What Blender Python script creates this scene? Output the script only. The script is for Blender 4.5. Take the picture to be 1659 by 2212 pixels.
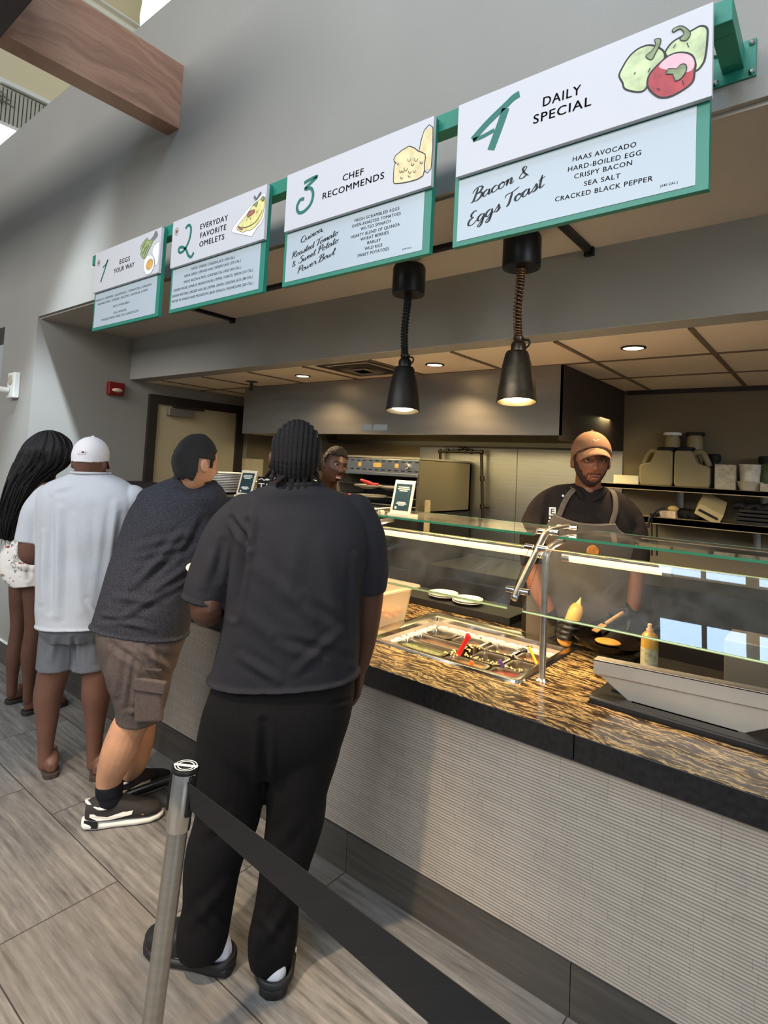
import bpy, math, random
import numpy as np
from mathutils import Matrix, Vector

# ------------------------------------------------------------------ scene, camera, light
S = bpy.context.scene
for o in list(bpy.data.objects):
    bpy.data.objects.remove(o)
COL = S.collection
random.seed(7)
PI = math.pi

IMG_W, IMG_H = 1659.0, 2212.0
FOC, CX, CY = 1241.3, 829.5, 932.42
EYE = np.array([0.0, 0.0, 1.6])

def _rot(a, b, c):
    ca, sa, cb, sb, cc, sc = math.cos(a), math.sin(a), math.cos(b), math.sin(b), math.cos(c), math.sin(c)
    B = np.array([[1, 0, 0], [0, 0, -1], [0, 1, 0.]])
    Rz = np.array([[ca, -sa, 0], [sa, ca, 0], [0, 0, 1]])
    P = np.array([[1, 0, 0], [0, cb, -sb], [0, sb, cb]])
    Rr = np.array([[cc, -sc, 0], [sc, cc, 0], [0, 0, 1]])
    return Rr @ P @ B @ Rz
RC = _rot(-0.6754, -0.0595, 0.0499)          # rows: right, down, forward

cam_d = bpy.data.cameras.new('camera')
cam = bpy.data.objects.new('camera', cam_d)
COL.objects.link(cam)
cam_d.sensor_fit = 'HORIZONTAL'
cam_d.sensor_width = 36.0
cam_d.lens = 36.0 * FOC / IMG_W
cam_d.shift_x = -(CX - IMG_W / 2) / IMG_W
cam_d.shift_y = (CY - IMG_H / 2) / IMG_W
cam_d.clip_start = 0.02
m = Matrix.Identity(4)
for i in range(3):
    m[i][0], m[i][1], m[i][2], m[i][3] = RC[0][i], -RC[1][i], -RC[2][i], EYE[i]
cam.matrix_world = m
S.camera = cam

S.view_settings.view_transform = 'Standard'
S.view_settings.look = 'None'
S.view_settings.gamma = 1.0
S.view_settings.use_curve_mapping = False
S.view_settings.exposure = 0.85

world = bpy.data.worlds.new('sky')
S.world = world
world.use_nodes = True
bg = world.node_tree.nodes['Background']
bg.inputs['Color'].default_value = (0.90, 0.95, 1.0, 1)
bg.inputs['Strength'].default_value = 0.17

def light(name, kind, loc, energy, color=(1, 1, 1), target=None, **kw):
    d = bpy.data.lights.new(name, kind)
    d.energy = energy
    d.color = color
    for k, v in kw.items():
        setattr(d, k, v)
    o = bpy.data.objects.new(name, d)
    COL.objects.link(o)
    o.location = loc
    if target is not None:
        dv = Vector(target) - Vector(loc)
        o.rotation_euler = dv.to_track_quat('-Z', 'Y').to_euler()
    return o

WARM = (1.0, 0.70, 0.38)
# tall side window on the right and daylight high above the queue
light('side_window', 'AREA', (5.5, -1.6, 3.2), 110, (0.86, 0.93, 1.0), target=(-4.5, 1.9, 0.9), shape='RECTANGLE', size=2.6, size_y=2.6)
light('skylight_beam', 'SPOT', (-2.4, .35, 6.0), 1900, (0.70, 0.84, 1.0), target=(-4.785, 1.9, 1.35), spot_size=.24, spot_blend=.7, shadow_soft_size=.13)
light('hall_daylight', 'AREA', (-2.2, -4.4, 4.7), 225, (0.97, 0.98, 1.0), target=(-2.2, 1.7, 1.5), shape='RECTANGLE', size=7.0, size_y=2.2)
# warm ceiling spot of the hall that reaches the floor by the queue
light('hall_downlight', 'SPOT', (-1.3, -0.9, 4.6), 430, (1.0, 0.74, 0.46), target=(-1.75, 0.75, 0.0), spot_size=0.66, spot_blend=0.6, shadow_soft_size=0.08)

# ------------------------------------------------------------------ helpers
FWH = np.array([RC[2][0], RC[2][1], 0]); FWH /= np.linalg.norm(FWH)     # away from the viewer, level
RTH = np.array([FWH[1], -FWH[0], 0.0])                                  # to the right, level
UPV = np.array([0, 0, 1.0])

def at(u, v, d):
    """a place in the room: direction of sight (u, v) and distance d along the camera axis"""
    return EYE + (RC.T @ np.array([(u - CX) / FOC, (v - CY) / FOC, 1.0])) * d
def on(u, v, axis, val):
    r = RC.T @ np.array([(u - CX) / FOC, (v - CY) / FOC, 1.0])
    return EYE + r * ((val - EYE[axis]) / r[axis])
V3 = lambda *a: np.array(a, float)
def unit(v):
    v = np.asarray(v, float)
    return v / (np.linalg.norm(v) + 1e-12)

class MB:
    """collects simple solids into one mesh"""
    def __init__(s): s.v = []; s.f = []
    def add(s, v, f):
        k = len(s.v)
        s.v += [tuple(map(float, p)) for p in v]
        s.f += [tuple(i + k for i in q) for q in f]
        return s
    def box(s, x0, x1, y0, y1, z0, z1):
        v = [(x, y, z) for z in (z0, z1) for y in (y0, y1) for x in (x0, x1)]
        return s.add(v, [(0, 2, 3, 1), (4, 5, 7, 6), (0, 1, 5, 4), (2, 6, 7, 3), (0, 4, 6, 2), (1, 3, 7, 5)])
    def obox(s, c, ax, ay, az):
        c, ax, ay, az = map(np.asarray, (c, ax, ay, az))
        v = [c + i * ax + j * ay + k * az for k in (-1, 1) for j in (-1, 1) for i in (-1, 1)]
        return s.add(v, [(0, 2, 3, 1), (4, 5, 7, 6), (0, 1, 5, 4), (2, 6, 7, 3), (0, 4, 6, 2), (1, 3, 7, 5)])
    def prism(s, pts, off):
        """closed outline of 3D points extruded by the vector off"""
        n = len(pts); off = np.asarray(off, float)
        v = [np.asarray(p, float) for p in pts] + [np.asarray(p, float) + off for p in pts]
        f = [tuple(range(n))[::-1], tuple(range(n, 2 * n))] + [(i, (i + 1) % n, n + (i + 1) % n, n + i) for i in range(n)]
        return s.add(v, f)
    def loft(s, rings, cap=True):
        n = len(rings[0]); v = []; f = []
        for r in rings: v += list(r)
        for i in range(len(rings) - 1):
            for j in range(n):
                f.append((i * n + j, i * n + (j + 1) % n, (i + 1) * n + (j + 1) % n, (i + 1) * n + j))
        if cap:
            f.append(tuple(range(n))[::-1]); k = (len(rings) - 1) * n
            f.append(tuple(range(k, k + n)))
        return s.add(v, f)
    def tube(s, pts, rad, n=12, cap=True, flat=1.0, side=None):
        pts = [np.asarray(p, float) for p in pts]
        if np.isscalar(rad): rad = [rad] * len(pts)
        rings = []; ref = None
        for i, p in enumerate(pts):
            t = unit(pts[min(i + 1, len(pts) - 1)] - pts[max(i - 1, 0)])
            if ref is None:
                ref = np.asarray(side, float) if side is not None else (V3(0, 0, 1) if abs(t[2]) < .9 else V3(1, 0, 0))
            a = unit(ref - t * (ref @ t)); ref = a
            b = np.cross(t, a)
            rings.append([p + rad[i] * (math.cos(q) * a + math.sin(q) * b * flat) for q in np.linspace(0, 2 * PI, n, endpoint=False)])
        return s.loft(rings, cap)
    def lathe(s, prof, c, axis=(0, 0, 1), n=32, cap=True):
        c = np.asarray(c, float); z = unit(axis)
        a = unit(np.cross(z, V3(1, 0, 0) if abs(z[0]) < .9 else V3(0, 1, 0))); b = np.cross(z, a)
        rings = [[c + z * h + r * (math.cos(q) * a + math.sin(q) * b) for q in np.linspace(0, 2 * PI, n, endpoint=False)] for r, h in prof]
        return s.loft(rings, cap)
    def ball(s, c, rx, ry=None, rz=None, axes=None, n=24, m=14):
        ry = rx if ry is None else ry; rz = rx if rz is None else rz
        A = axes if axes is not None else (V3(1, 0, 0), V3(0, 1, 0), V3(0, 0, 1))
        c = np.asarray(c, float); rings = []
        for i in range(1, m):
            th = PI * i / m
            rings.append([c + A[0] * rx * math.sin(th) * math.cos(q) + A[1] * ry * math.sin(th) * math.sin(q) - A[2] * rz * math.cos(th) for q in np.linspace(0, 2 * PI, n, endpoint=False)])
        return s.loft(rings)
    def build(s, name, mat, parent=None, smooth=False, bevel=0, seg=2):
        me = bpy.data.meshes.new(name)
        me.from_pydata(s.v, [], s.f)
        return link(name, me, mat, parent, smooth, bevel, seg)

def link(name, me, mat, parent=None, smooth=False, bevel=0, seg=2):
    import bmesh
    bm = bmesh.new(); bm.from_mesh(me)
    bmesh.ops.recalc_face_normals(bm, faces=bm.faces)
    bm.to_mesh(me); bm.free()
    o = bpy.data.objects.new(name, me)
    COL.objects.link(o)
    if mat is not None: me.materials.append(mat)
    if smooth:
        for p in me.polygons: p.use_smooth = True
        if smooth != 'all':
            try: me.set_sharp_from_angle(angle=math.radians(40))
            except Exception: pass
    if parent is not None: o.parent = parent
    if bevel:
        b = o.modifiers.new('bevel', 'BEVEL'); b.width = bevel; b.segments = seg; b.limit_method = 'ANGLE'; b.angle_limit = math.radians(35)
    return o

def tag(o, label=None, cat=None, group=None, kind=None):
    if label: o['label'] = label
    if cat: o['category'] = cat
    if group: o['group'] = group
    if kind: o['kind'] = kind
    return o
def thing(name, label, cat, group=None, loc=(0, 0, 0)):
    o = bpy.data.objects.new(name, None); COL.objects.link(o); o.empty_display_size = 0.05
    o.location = loc
    return tag(o, label, cat, group)
def struct(o): o['kind'] = 'structure'; return o

def catmull(pts, n=8, closed=False):
    pts = [np.asarray(p, float) for p in pts]; out = []
    N = len(pts); last = N if closed else N - 1
    for i in range(last):
        if closed: p0, p1, p2, p3 = pts[(i - 1) % N], pts[i], pts[(i + 1) % N], pts[(i + 2) % N]
        else: p0, p1, p2, p3 = pts[max(i - 1, 0)], pts[i], pts[i + 1], pts[min(i + 2, N - 1)]
        for k in range(n):
            t = k / n
            out.append(.5 * ((2 * p1) + (-p0 + p2) * t + (2 * p0 - 5 * p1 + 4 * p2 - p3) * t * t + (-p0 + 3 * p1 - 3 * p2 + p3) * t ** 3))
    if not closed: out.append(pts[-1])
    return out

_rng = np.random.RandomState(3)
_ND = _rng.normal(size=(64, 3)); _ND /= np.linalg.norm(_ND, axis=1)[:, None]
_NP = _rng.uniform(0, 6.28, 64)
def wob(co, scale, seed=0, k=7):
    """smooth pseudo noise, about -1..1"""
    co = np.asarray(co, float); r = 0
    for i in range(k):
        j = (seed * 7 + i) % 64
        r = r + np.sin((co @ _ND[j]) * scale * (0.7 + 0.13 * i) + _NP[j] + 1.3 * np.sin((co @ _ND[(j + 11) % 64]) * scale * .6))
    return r / k * 1.6

def fuse(name, mb, mat, parent=None, voxel=0.006, smooth=6, post=None, factor=0.5):
    """fuses overlapping closed solids into one continuous skin"""
    me = bpy.data.meshes.new('tmp'); me.from_pydata(mb.v, [], mb.f)
    import bmesh
    bm = bmesh.new(); bm.from_mesh(me); bmesh.ops.recalc_face_normals(bm, faces=bm.faces); bm.to_mesh(me); bm.free()
    o = bpy.data.objects.new('tmp', me); COL.objects.link(o)
    r = o.modifiers.new('r', 'REMESH'); r.mode = 'VOXEL'; r.voxel_size = voxel
    if smooth:
        s = o.modifiers.new('s', 'SMOOTH'); s.iterations = smooth; s.factor = factor
    dg = bpy.context.evaluated_depsgraph_get(); dg.update()
    new = bpy.data.meshes.new_from_object(o.evaluated_get(dg))
    bpy.data.objects.remove(o); bpy.data.meshes.remove(me)
    new.name = name
    if post is not None:
        n = len(new.vertices); co = np.empty(n * 3); no = np.empty(n * 3)
        new.vertices.foreach_get('co', co); new.vertex_normals.foreach_get('vector', no)
        co = post(co.reshape(-1, 3), no.reshape(-1, 3)); new.vertices.foreach_set('co', np.ascontiguousarray(co).ravel()); new.update()
    new.materials.clear()
    out = bpy.data.objects.new(name, new); COL.objects.link(out)
    new.materials.append(mat)
    for p in new.polygons: p.use_smooth = True
    if parent is not None: out.parent = parent
    return out

def folds(strokes):
    """cloth folds: strokes of (u,v)->(u,v) on the side seen, width and height in metres"""
    def f(co, no, base):
        q = (co - EYE) @ RC.T
        uv = np.stack([q[:, 0] / q[:, 2] * FOC + CX, q[:, 1] / q[:, 2] * FOC + CY], 1)
        front = np.clip(-(no @ RC[2]) * 1.5 + .2, 0, 1); z = q[:, 2]
        h = np.zeros(len(co))
        for (a, b, w, amp) in strokes:
            a = np.array(a, float); b = np.array(b, float); ab = b - a
            t = np.clip(((uv - a) @ ab) / (ab @ ab), 0, 1)
            d = np.linalg.norm(uv - a - t[:, None] * ab, axis=1) * z / FOC
            e = np.exp(-(d / w) ** 2); h += amp * (e - .55 * np.exp(-((d - 2.1 * w) / w) ** 2)) * np.sin(np.clip(t, .06, .94) * PI) ** .5
        return co + no * (h * front)[:, None]
    return f

# ------------------------------------------------------------------ materials
def M(name, col, rough=.5, metal=0., noise=None, bump=None, spec=.5, emit=None, coat=0., trans=0., ior=1.45, alpha=1., aniso=None, sheen=0., col2=None):
    mt = bpy.data.materials.new(name); mt.use_nodes = True
    nt = mt.node_tree; P = nt.nodes['Principled BSDF']; L = nt.links
    P.inputs['Base Color'].default_value = (*col, 1); P.inputs['Roughness'].default_value = rough
    P.inputs['Metallic'].default_value = metal; P.inputs['Specular IOR Level'].default_value = spec
    P.inputs['Coat Weight'].default_value = coat; P.inputs['Transmission Weight'].default_value = trans
    P.inputs['IOR'].default_value = ior; P.inputs['Alpha'].default_value = alpha; P.inputs['Sheen Weight'].default_value = sheen
    if emit: P.inputs['Emission Color'].default_value = (*emit[0], 1); P.inputs['Emission Strength'].default_value = emit[1]
    if noise or bump: tc = nt.nodes.new('ShaderNodeNewGeometry')
    def nz(scale, stretch=(1, 1, 1), detail=5):
        mp = nt.nodes.new('ShaderNodeMapping'); mp.inputs['Scale'].default_value = stretch
        L.new(tc.outputs['Position'], mp.inputs['Vector'])
        n = nt.nodes.new('ShaderNodeTexNoise'); n.inputs['Scale'].default_value = scale; n.inputs['Detail'].default_value = detail
        L.new(mp.outputs['Vector'], n.inputs['Vector']); return n
    if noise:
        n = nz(noise[0], noise[2] if len(noise) > 2 else (1, 1, 1))
        r = nt.nodes.new('ShaderNodeValToRGB'); a = noise[1]
        c2 = col2 if col2 else tuple(min(1, c * (1 + a)) for c in col)
        c1 = col if col2 else tuple(c * (1 - a) for c in col)
        r.color_ramp.elements[0].position = .3; r.color_ramp.elements[1].position = .7
        r.color_ramp.elements[0].color = (*c1, 1); r.color_ramp.elements[1].color = (*c2, 1)
        L.new(n.outputs['Fac'], r.inputs['Fac']); L.new(r.outputs['Color'], P.inputs['Base Color'])
    if bump:
        n = nz(bump[0], bump[2] if len(bump) > 2 else (1, 1, 1))
        b = nt.nodes.new('ShaderNodeBump'); b.inputs['Strength'].default_value = bump[1]; b.inputs['Distance'].default_value = .01
        L.new(n.outputs['Fac'], b.inputs['Height']); L.new(b.outputs['Normal'], P.inputs['Normal'])
    return mt
def srgb(r, g, b):
    f = lambda c: ((c / 255 + .055) / 1.055) ** 2.4 if c > 10 else c / 255 / 12.92
    return (f(r), f(g), f(b))

class G:
    """small node-graph writer"""
    def __init__(s, mt): s.nt = mt.node_tree; s.L = s.nt.links
    def n(s, kind, **kw):
        x = s.nt.nodes.new('ShaderNode' + kind)
        for k, v in kw.items(): setattr(x, k, v)
        return x
    def set(s, sock, v):
        if isinstance(v, bpy.types.NodeSocket): s.L.new(v, sock)
        else: sock.default_value = v
    def math(s, op, a, b=0.0, c=0.0):
        x = s.n('Math', operation=op); s.set(x.inputs[0], a); s.set(x.inputs[1], b); s.set(x.inputs[2], c); return x.outputs[0]
    def xyz(s, x, y, z):
        c = s.n('CombineXYZ'); s.set(c.inputs[0], x); s.set(c.inputs[1], y); s.set(c.inputs[2], z); return c.outputs[0]
    def noise(s, vec, scale, detail=5, rough=.5):
        x = s.n('TexNoise'); s.L.new(vec, x.inputs['Vector']); x.inputs['Scale'].default_value = scale; x.inputs['Detail'].default_value = detail; x.inputs['Roughness'].default_value = rough
        return x.outputs['Fac']
    def ramp(s, fac, stops):
        r = s.n('ValToRGB'); e = r.color_ramp.elements
        while len(e) < len(stops): e.new(.5)
        for i, (p, c) in enumerate(stops): e[i].position = p; e[i].color = (*c, 1)
        s.L.new(fac, r.inputs['Fac']); return r.outputs['Color']
    def mix(s, fac, a, b, blend='MIX'):
        x = s.n('Mix', data_type='RGBA', blend_type=blend); s.set(x.inputs[0], fac); s.set(x.inputs[6], a); s.set(x.inputs[7], b); return x.outputs[2]
    def bump(s, h, strength, dist=.01):
        b = s.n('Bump'); b.inputs['Strength'].default_value = strength; b.inputs['Distance'].default_value = dist; s.L.new(h, b.inputs['Height']); return b.outputs['Normal']

mt_wall = M('grey_wall_paint', srgb(144, 140, 131), .62, noise=(1.2, .05), bump=(260, .12))
mt_soffit = M('taupe_soffit_paint', srgb(172, 162, 149), .65, bump=(260, .1))
mt_cream = M('cream_paint', srgb(214, 205, 172), .7)
mt_white = M('white_plaster', srgb(225, 226, 220), .6)
mt_ktile = M('kitchen_wall_panel', srgb(116, 103, 80), .6, bump=(60, .25))
mt_ceil = M('ceiling_tile', srgb(230, 212, 186), .8, bump=(150, .25))
mt_gridbar = M('ceiling_grid_bar', srgb(112, 92, 72), .6)
mt_steel = M('brushed_steel', srgb(178, 176, 170), .33, 1., noise=(3, .08, (1, 1, 30)), bump=(40, .03, (1, 1, 60)))
mt_steel2 = M('polished_steel', srgb(205, 203, 198), .16, 1.)
mt_hood = M('hood_steel', srgb(148, 142, 132), .42, 1., noise=(2, .12, (1, 1, 6)), bump=(30, .03, (1, 1, 40)))
mt_dull = M('dull_grey_steel', srgb(140, 132, 118), .5, .6, noise=(4, .1))
mt_black = M('black_metal', srgb(20, 19, 18), .42, .2)
mt_blackm = M('black_matte', srgb(16, 15, 14), .7)
mt_dark = M('dark_appliance', srgb(30, 27, 24), .5)
mt_bronze = M('aged_bronze', srgb(84, 74, 60), .38, .85, noise=(30, .25))
mt_coil = M('copper_coil', srgb(150, 112, 78), .35, .9)
mt_green = M('green_powder_coat', srgb(38, 126, 104), .42)
mt_signwhite = M('white_sign_board', srgb(200, 199, 201), .45)
mt_sheet = M('pale_blue_menu_sheet', srgb(176, 187, 193), .35)
mt_ink = M('black_ink', srgb(28, 28, 32), .6)
mt_frame = M('dark_bronze_frame', srgb(44, 37, 30), .5)
mt_door = M('cream_door', srgb(186, 170, 132), .6, noise=(2, .04))
mt_red = M('red_plastic', srgb(120, 16, 18), .35)
mt_plastic = M('white_plastic', srgb(226, 226, 218), .4)
mt_china = M('white_china', srgb(235, 232, 224), .18)
mt_stone = M('black_stone_edge', srgb(24, 23, 23), .35, noise=(60, .5))
mt_basetile = M('dark_base_tile', srgb(74, 70, 64), .45, noise=(9, .22, (.35, 1, 6)), bump=(40, .06, (.3, 1, 5)))
mt_glassc = M('clear_glass', (.93, .97, .95), .0, trans=1., ior=1.45)
mt_glassedge = M('green_glass_edge', srgb(66, 150, 110), .15, trans=.3, ior=1.5)
mt_edge2 = M('bright_glass_edge', srgb(206, 226, 150), .2, trans=.2, ior=1.5)
def mk_glass():
    mt = M('guard_glass', (.94, .97, .95), .0, trans=1., ior=1.45); g = G(mt); P = g.nt.nodes['Principled BSDF']
    geo = g.n('NewGeometry'); n1 = g.noise(geo.outputs['Position'], 7., 5, .6); n2 = g.noise(geo.outputs['Position'], 38., 4, .7)
    f = g.math('MULTIPLY', g.math('MULTIPLY', g.math('SUBTRACT', n1, .30), .16), g.math('ADD', n2, .35)); f = g.math('MAXIMUM', f, .008)
    df = g.n('BsdfDiffuse'); df.inputs['Color'].default_value = (.85, .82, .76, 1); mx = g.n('MixShader'); g.set(mx.inputs[0], f); g.L.new(P.outputs[0], mx.inputs[1]); g.L.new(df.outputs[0], mx.inputs[2])
    g.L.new(mx.outputs[0], g.nt.nodes['Material Output'].inputs[0]); return mt
mt_glass = mk_glass()

def mk_floor():
    mt = M('floor_tile', (.3, .3, .3), .42); g = G(mt); P = g.nt.nodes['Principled BSDF']
    geo = g.n('NewGeometry'); sp = g.n('SeparateXYZ'); g.L.new(geo.outputs['Position'], sp.inputs[0]); x, y = sp.outputs[0], sp.outputs[1]
    v = g.math('DIVIDE', g.math('SUBTRACT', y, .75), .438); row = g.math('FLOOR', v)
    u = g.math('DIVIDE', g.math('SUBTRACT', g.math('ADD', x, 2.12), g.math('MULTIPLY', row, .2967)), .89); cu = g.math('FLOOR', u)
    fu = g.math('SUBTRACT', u, cu); fv = g.math('SUBTRACT', v, row)
    du = g.math('MULTIPLY', g.math('MINIMUM', fu, g.math('SUBTRACT', 1.0, fu)), .89); dv = g.math('MULTIPLY', g.math('MINIMUM', fv, g.math('SUBTRACT', 1.0, fv)), .438)
    grout = g.math('LESS_THAN', g.math('MINIMUM', du, dv), .0022)
    wn = g.n('TexWhiteNoise', noise_dimensions='2D'); g.L.new(g.xyz(cu, row, 0.), wn.inputs[0]); rnd = wn.outputs[0]
    gx = g.xyz(g.math('MULTIPLY', x, 2.6), g.math('ADD', g.math('MULTIPLY', y, 44.), g.math('MULTIPLY', rnd, 40.)), rnd)
    n1 = g.noise(gx, 1.0, 8, .62); n2 = g.noise(g.xyz(g.math('MULTIPLY', x, 14.), g.math('MULTIPLY', y, 60.), rnd), 1.0, 4, .6)
    f = g.math('ADD', g.math('MULTIPLY', n1, .75), g.math('MULTIPLY', n2, .25))
    c = g.ramp(f, [(.34, srgb(76, 75, 73)), (.46, srgb(112, 110, 106)), (.56, srgb(132, 129, 124)), (.70, srgb(160, 156, 149))])
    c = g.mix(g.math('MULTIPLY', rnd, .45), c, (*srgb(112, 104, 94), 1))
    c = g.mix(grout, c, (*srgb(58, 55, 52), 1))
    g.L.new(c, P.inputs['Base Color'])
    h = g.math('SUBTRACT', g.math('MULTIPLY', f, .35), grout)
    g.L.new(g.bump(h, .25, .002), P.inputs['Normal'])
    return mt
def mk_granite():
    mt = M('gold_black_granite', (.2, .15, .1), .16, spec=.6); g = G(mt); P = g.nt.nodes['Principled BSDF']
    geo = g.n('NewGeometry'); sp = g.n('SeparateXYZ'); g.L.new(geo.outputs['Position'], sp.inputs[0]); x, y, z = sp.outputs
    base = g.xyz(x, y, z); w = g.noise(base, 5., 4)
    yy = g.math('ADD', g.math('ADD', y, g.math('MULTIPLY', x, .10)), g.math('MULTIPLY', w, .13))
    n1 = g.noise(g.xyz(g.math('MULTIPLY', x, 11.), g.math('MULTIPLY', yy, 78.), z), 1., 7, .66)
    n2 = g.noise(g.xyz(g.math('MULTIPLY', x, 60.), g.math('MULTIPLY', y, 110.), z), 1., 3)
    f = g.math('ADD', g.math('MULTIPLY', n1, .86), g.math('MULTIPLY', n2, .14))
    c = g.ramp(f, [(.34, srgb(30, 24, 22)), (.47, srgb(58, 44, 34)), (.515, srgb(122, 98, 64)), (.56, srgb(198, 166, 112)), (.60, srgb(112, 92, 64)), (.66, srgb(40, 32, 27))])
    g.L.new(c, P.inputs['Base Color']); return mt
def mk_rib():
    mt = M('ribbed_taupe_tile', (.3, .28, .25), .6); g = G(mt); P = g.nt.nodes['Principled BSDF']
    geo = g.n('NewGeometry'); sp = g.n('SeparateXYZ'); g.L.new(geo.outputs['Position'], sp.inputs[0]); x, y, z = sp.outputs
    row = g.math('FLOOR', g.math('DIVIDE', z, .0098)); wn = g.n('TexWhiteNoise', noise_dimensions='2D'); g.L.new(g.xyz(g.math('FLOOR', g.math('DIVIDE', row, 3.)), 3., 0.), wn.inputs[0])
    u = g.math('ADD', g.math('DIVIDE', x, .145), g.math('MULTIPLY', wn.outputs[0], 7.)); fu = g.math('FRACT', u)
    joint = g.math('LESS_THAN', fu, .012)
    wn2 = g.n('TexWhiteNoise', noise_dimensions='2D'); g.L.new(g.xyz(g.math('FLOOR', u), row, 0.), wn2.inputs[0])
    n = g.noise(g.xyz(g.math('MULTIPLY', x, 8.), z, y), 1.5, 3)
    c = g.ramp(g.math('ADD', g.math('MULTIPLY', wn2.outputs[0], .4), g.math('MULTIPLY', n, .6)), [(.2, srgb(142, 133, 121)), (.8, srgb(156, 146, 133))])
    c = g.mix(joint, c, (*srgb(128, 119, 108), 1)); g.L.new(c, P.inputs['Base Color']); return mt
def mk_wood():
    mt = M('walnut_veneer', (.2, .1, .06), .42); g = G(mt); P = g.nt.nodes['Principled BSDF']
    geo = g.n('NewGeometry'); sp = g.n('SeparateXYZ'); g.L.new(geo.outputs['Position'], sp.inputs[0]); x, y, z = sp.outputs
    n0 = g.noise(g.xyz(x, y, z), 2.2, 3)
    n1 = g.noise(g.xyz(x, g.math('MULTIPLY', y, 1.3), g.math('MULTIPLY', g.math('ADD', z, g.math('MULTIPLY', n0, .35)), 15.)), 1., 6, .6)
    n2 = g.noise(g.xyz(x, g.math('MULTIPLY', y, 3.), g.math('MULTIPLY', z, 120.)), 1., 3)
    f = g.math('ADD', g.math('MULTIPLY', n1, .75), g.math('MULTIPLY', n2, .25))
    c = g.ramp(f, [(.3, srgb(118, 86, 68)), (.5, srgb(156, 116, 92)), (.7, srgb(180, 140, 114))])
    g.L.new(c, P.inputs['Base Color']); return mt
mt_floor, mt_granite, mt_rib, mt_wood = mk_floor(), mk_granite(), mk_rib(), mk_wood()

# ------------------------------------------------------------------ the room
XN = -4.785          # left wall of the serving niche
YW = 1.70            # front wall plane
YB = 4.32            # kitchen back wall
ZS = 2.60            # soffit underside
ZK = 2.228           # kitchen ceiling
ZT = 4.34            # top of the front wall
struct(MB().box(-9, 3, -4, 4.6, -.06, 0).build('floor', mt_floor))
w = MB()
w.box(-5.46, XN, YW, YB + .1, 0, ZT)                      # pier and niche side
w.box(XN, 2.4, YW, 2.448, ZS, ZT)                         # wall above the opening
w.box(-9, -5.46, YW, 2.0, 2.60, ZT)                       # above the next doorway
w.box(-9, -6.6, YW, 2.0, 0, 2.60)
struct(w.build('wall_front', mt_wall))
struct(MB().box(XN, 2.4, YW + .02, 2.449, ZS - .012, ZS + .01).build('ceiling_soffit', mt_soffit))
struct(MB().box(XN, 2.4, 2.448, 2.586, ZK, ZS + .02).build('wall_header', mt_wall, bevel=.004))
struct(MB().box(XN, 2.4, 2.586, YB + .1, ZK, ZK + .06).build('ceiling', mt_ceil))
struct(MB().box(XN - .05, 2.4, YB, YB + .1, 0, ZK).build('wall_back', mt_ktile))
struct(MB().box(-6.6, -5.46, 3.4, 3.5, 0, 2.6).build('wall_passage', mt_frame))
struct(MB().box(XN, XN + .012, 3.74, YB, 0, ZK).build('wall_left', mt_ktile))
struct(MB().box(-6.6, XN, YW - .012, YW, 0, .152).build('baseboard_front', mt_basetile))
struct(MB().box(-6.6, XN, YW - .016, YW, .152, .158).build('trim_1', mt_plastic))
# ceiling grid bars
k = 0
for x in [-4.5 + .573 * i for i in range(12)]:
    struct(MB().box(x - .011, x + .011, 2.586, YB, ZK - .006, ZK + .002).build('trim_2' if k == 0 else 'trim_2', mt_gridbar)); k += 1
for y in (3.15, 3.73):
    struct(MB().box(XN, 2.4, y - .011, y + .011, ZK - .005, ZK + .002).build('trim_3', mt_gridbar))
struct(MB().box(-1.22, 2.4, YB - .02, YB, ZK - .03, ZK).build('trim_4', mt_frame))

# kitchen door in the niche side wall
d = thing('door_1', 'cream kitchen door in a dark frame in the left wall of the serving niche', 'door', loc=(XN, 3.14, 0)); d['kind'] = 'structure'
def sub(o, p):
    """parents a world-placed part under a thing that has a location"""
    o.parent = p; o.location = o.location - p.location; return o
sub(MB().box(XN - .01, XN + .012, 2.70, 3.58, 0, 2.06).build('door_leaf', mt_door), d)
fr = MB().box(XN - .01, XN + .035, 2.63, 2.71, 0, 2.13).box(XN - .01, XN + .035, 3.57, 3.66, 0, 2.13).box(XN - .01, XN + .035, 2.71, 3.57, 2.05, 2.13)
sub(fr.build('door_frame', mt_frame), d)
c = sub(MB().box(XN + .012, XN + .07, 2.80, 3.06, 1.955, 2.02).build('door_closer', mt_dull, bevel=.006), d)
sub(MB().obox((XN + .06, 3.0, 2.035), (.012, 0, 0), (0, .16, 0), (0, 0, .008)).build('closer_arm', mt_frame), d)
sub(MB().lathe([(.025, 0), (.025, .03), (.018, .05)], (XN + .012, 3.50, 1.0), (1, 0, 0)).tube([(XN + .055, 3.50, 1.0), (XN + .055, 3.40, 1.0)], .009).build('door_handle', mt_steel, smooth=True), d)

# second-storey wall and window beyond the top of the front wall
struct(MB().box(-8.2, -8.0, 1.0, 6.5, 6.02, 8.4).build('wall_upper', mt_cream))
struct(MB().box(-8.2, -8.0, 1.0, 6.5, 4.2, 5.0).build('wall_upper', mt_white))
w1 = thing('window_1', 'upper storey window with a white rail seen past the wooden beam', 'window', loc=(-8, 2.6, 5.5)); w1['kind'] = 'structure'
mt_slat = M('grey_louvre', srgb(178, 178, 164), .6)
mt_skylit = M('lit_window_pane', (.8, .9, 1.0), .3, emit=((.86, .93, 1.0), 1.6))
sub(MB().box(-8.0, -7.94, 1.0, 4.2, 6.0, 6.05).build('rail', mt_white), w1)
sub(MB().box(-8.02, -7.98, 1.0, 4.2, 5.50, 5.54).build('sill', mt_white), w1)
lv = MB()
for i in range(26): lv.box(-8.04, -7.99, 2.16 + i * .045, 2.19 + i * .045, 5.54, 5.98)
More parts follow.
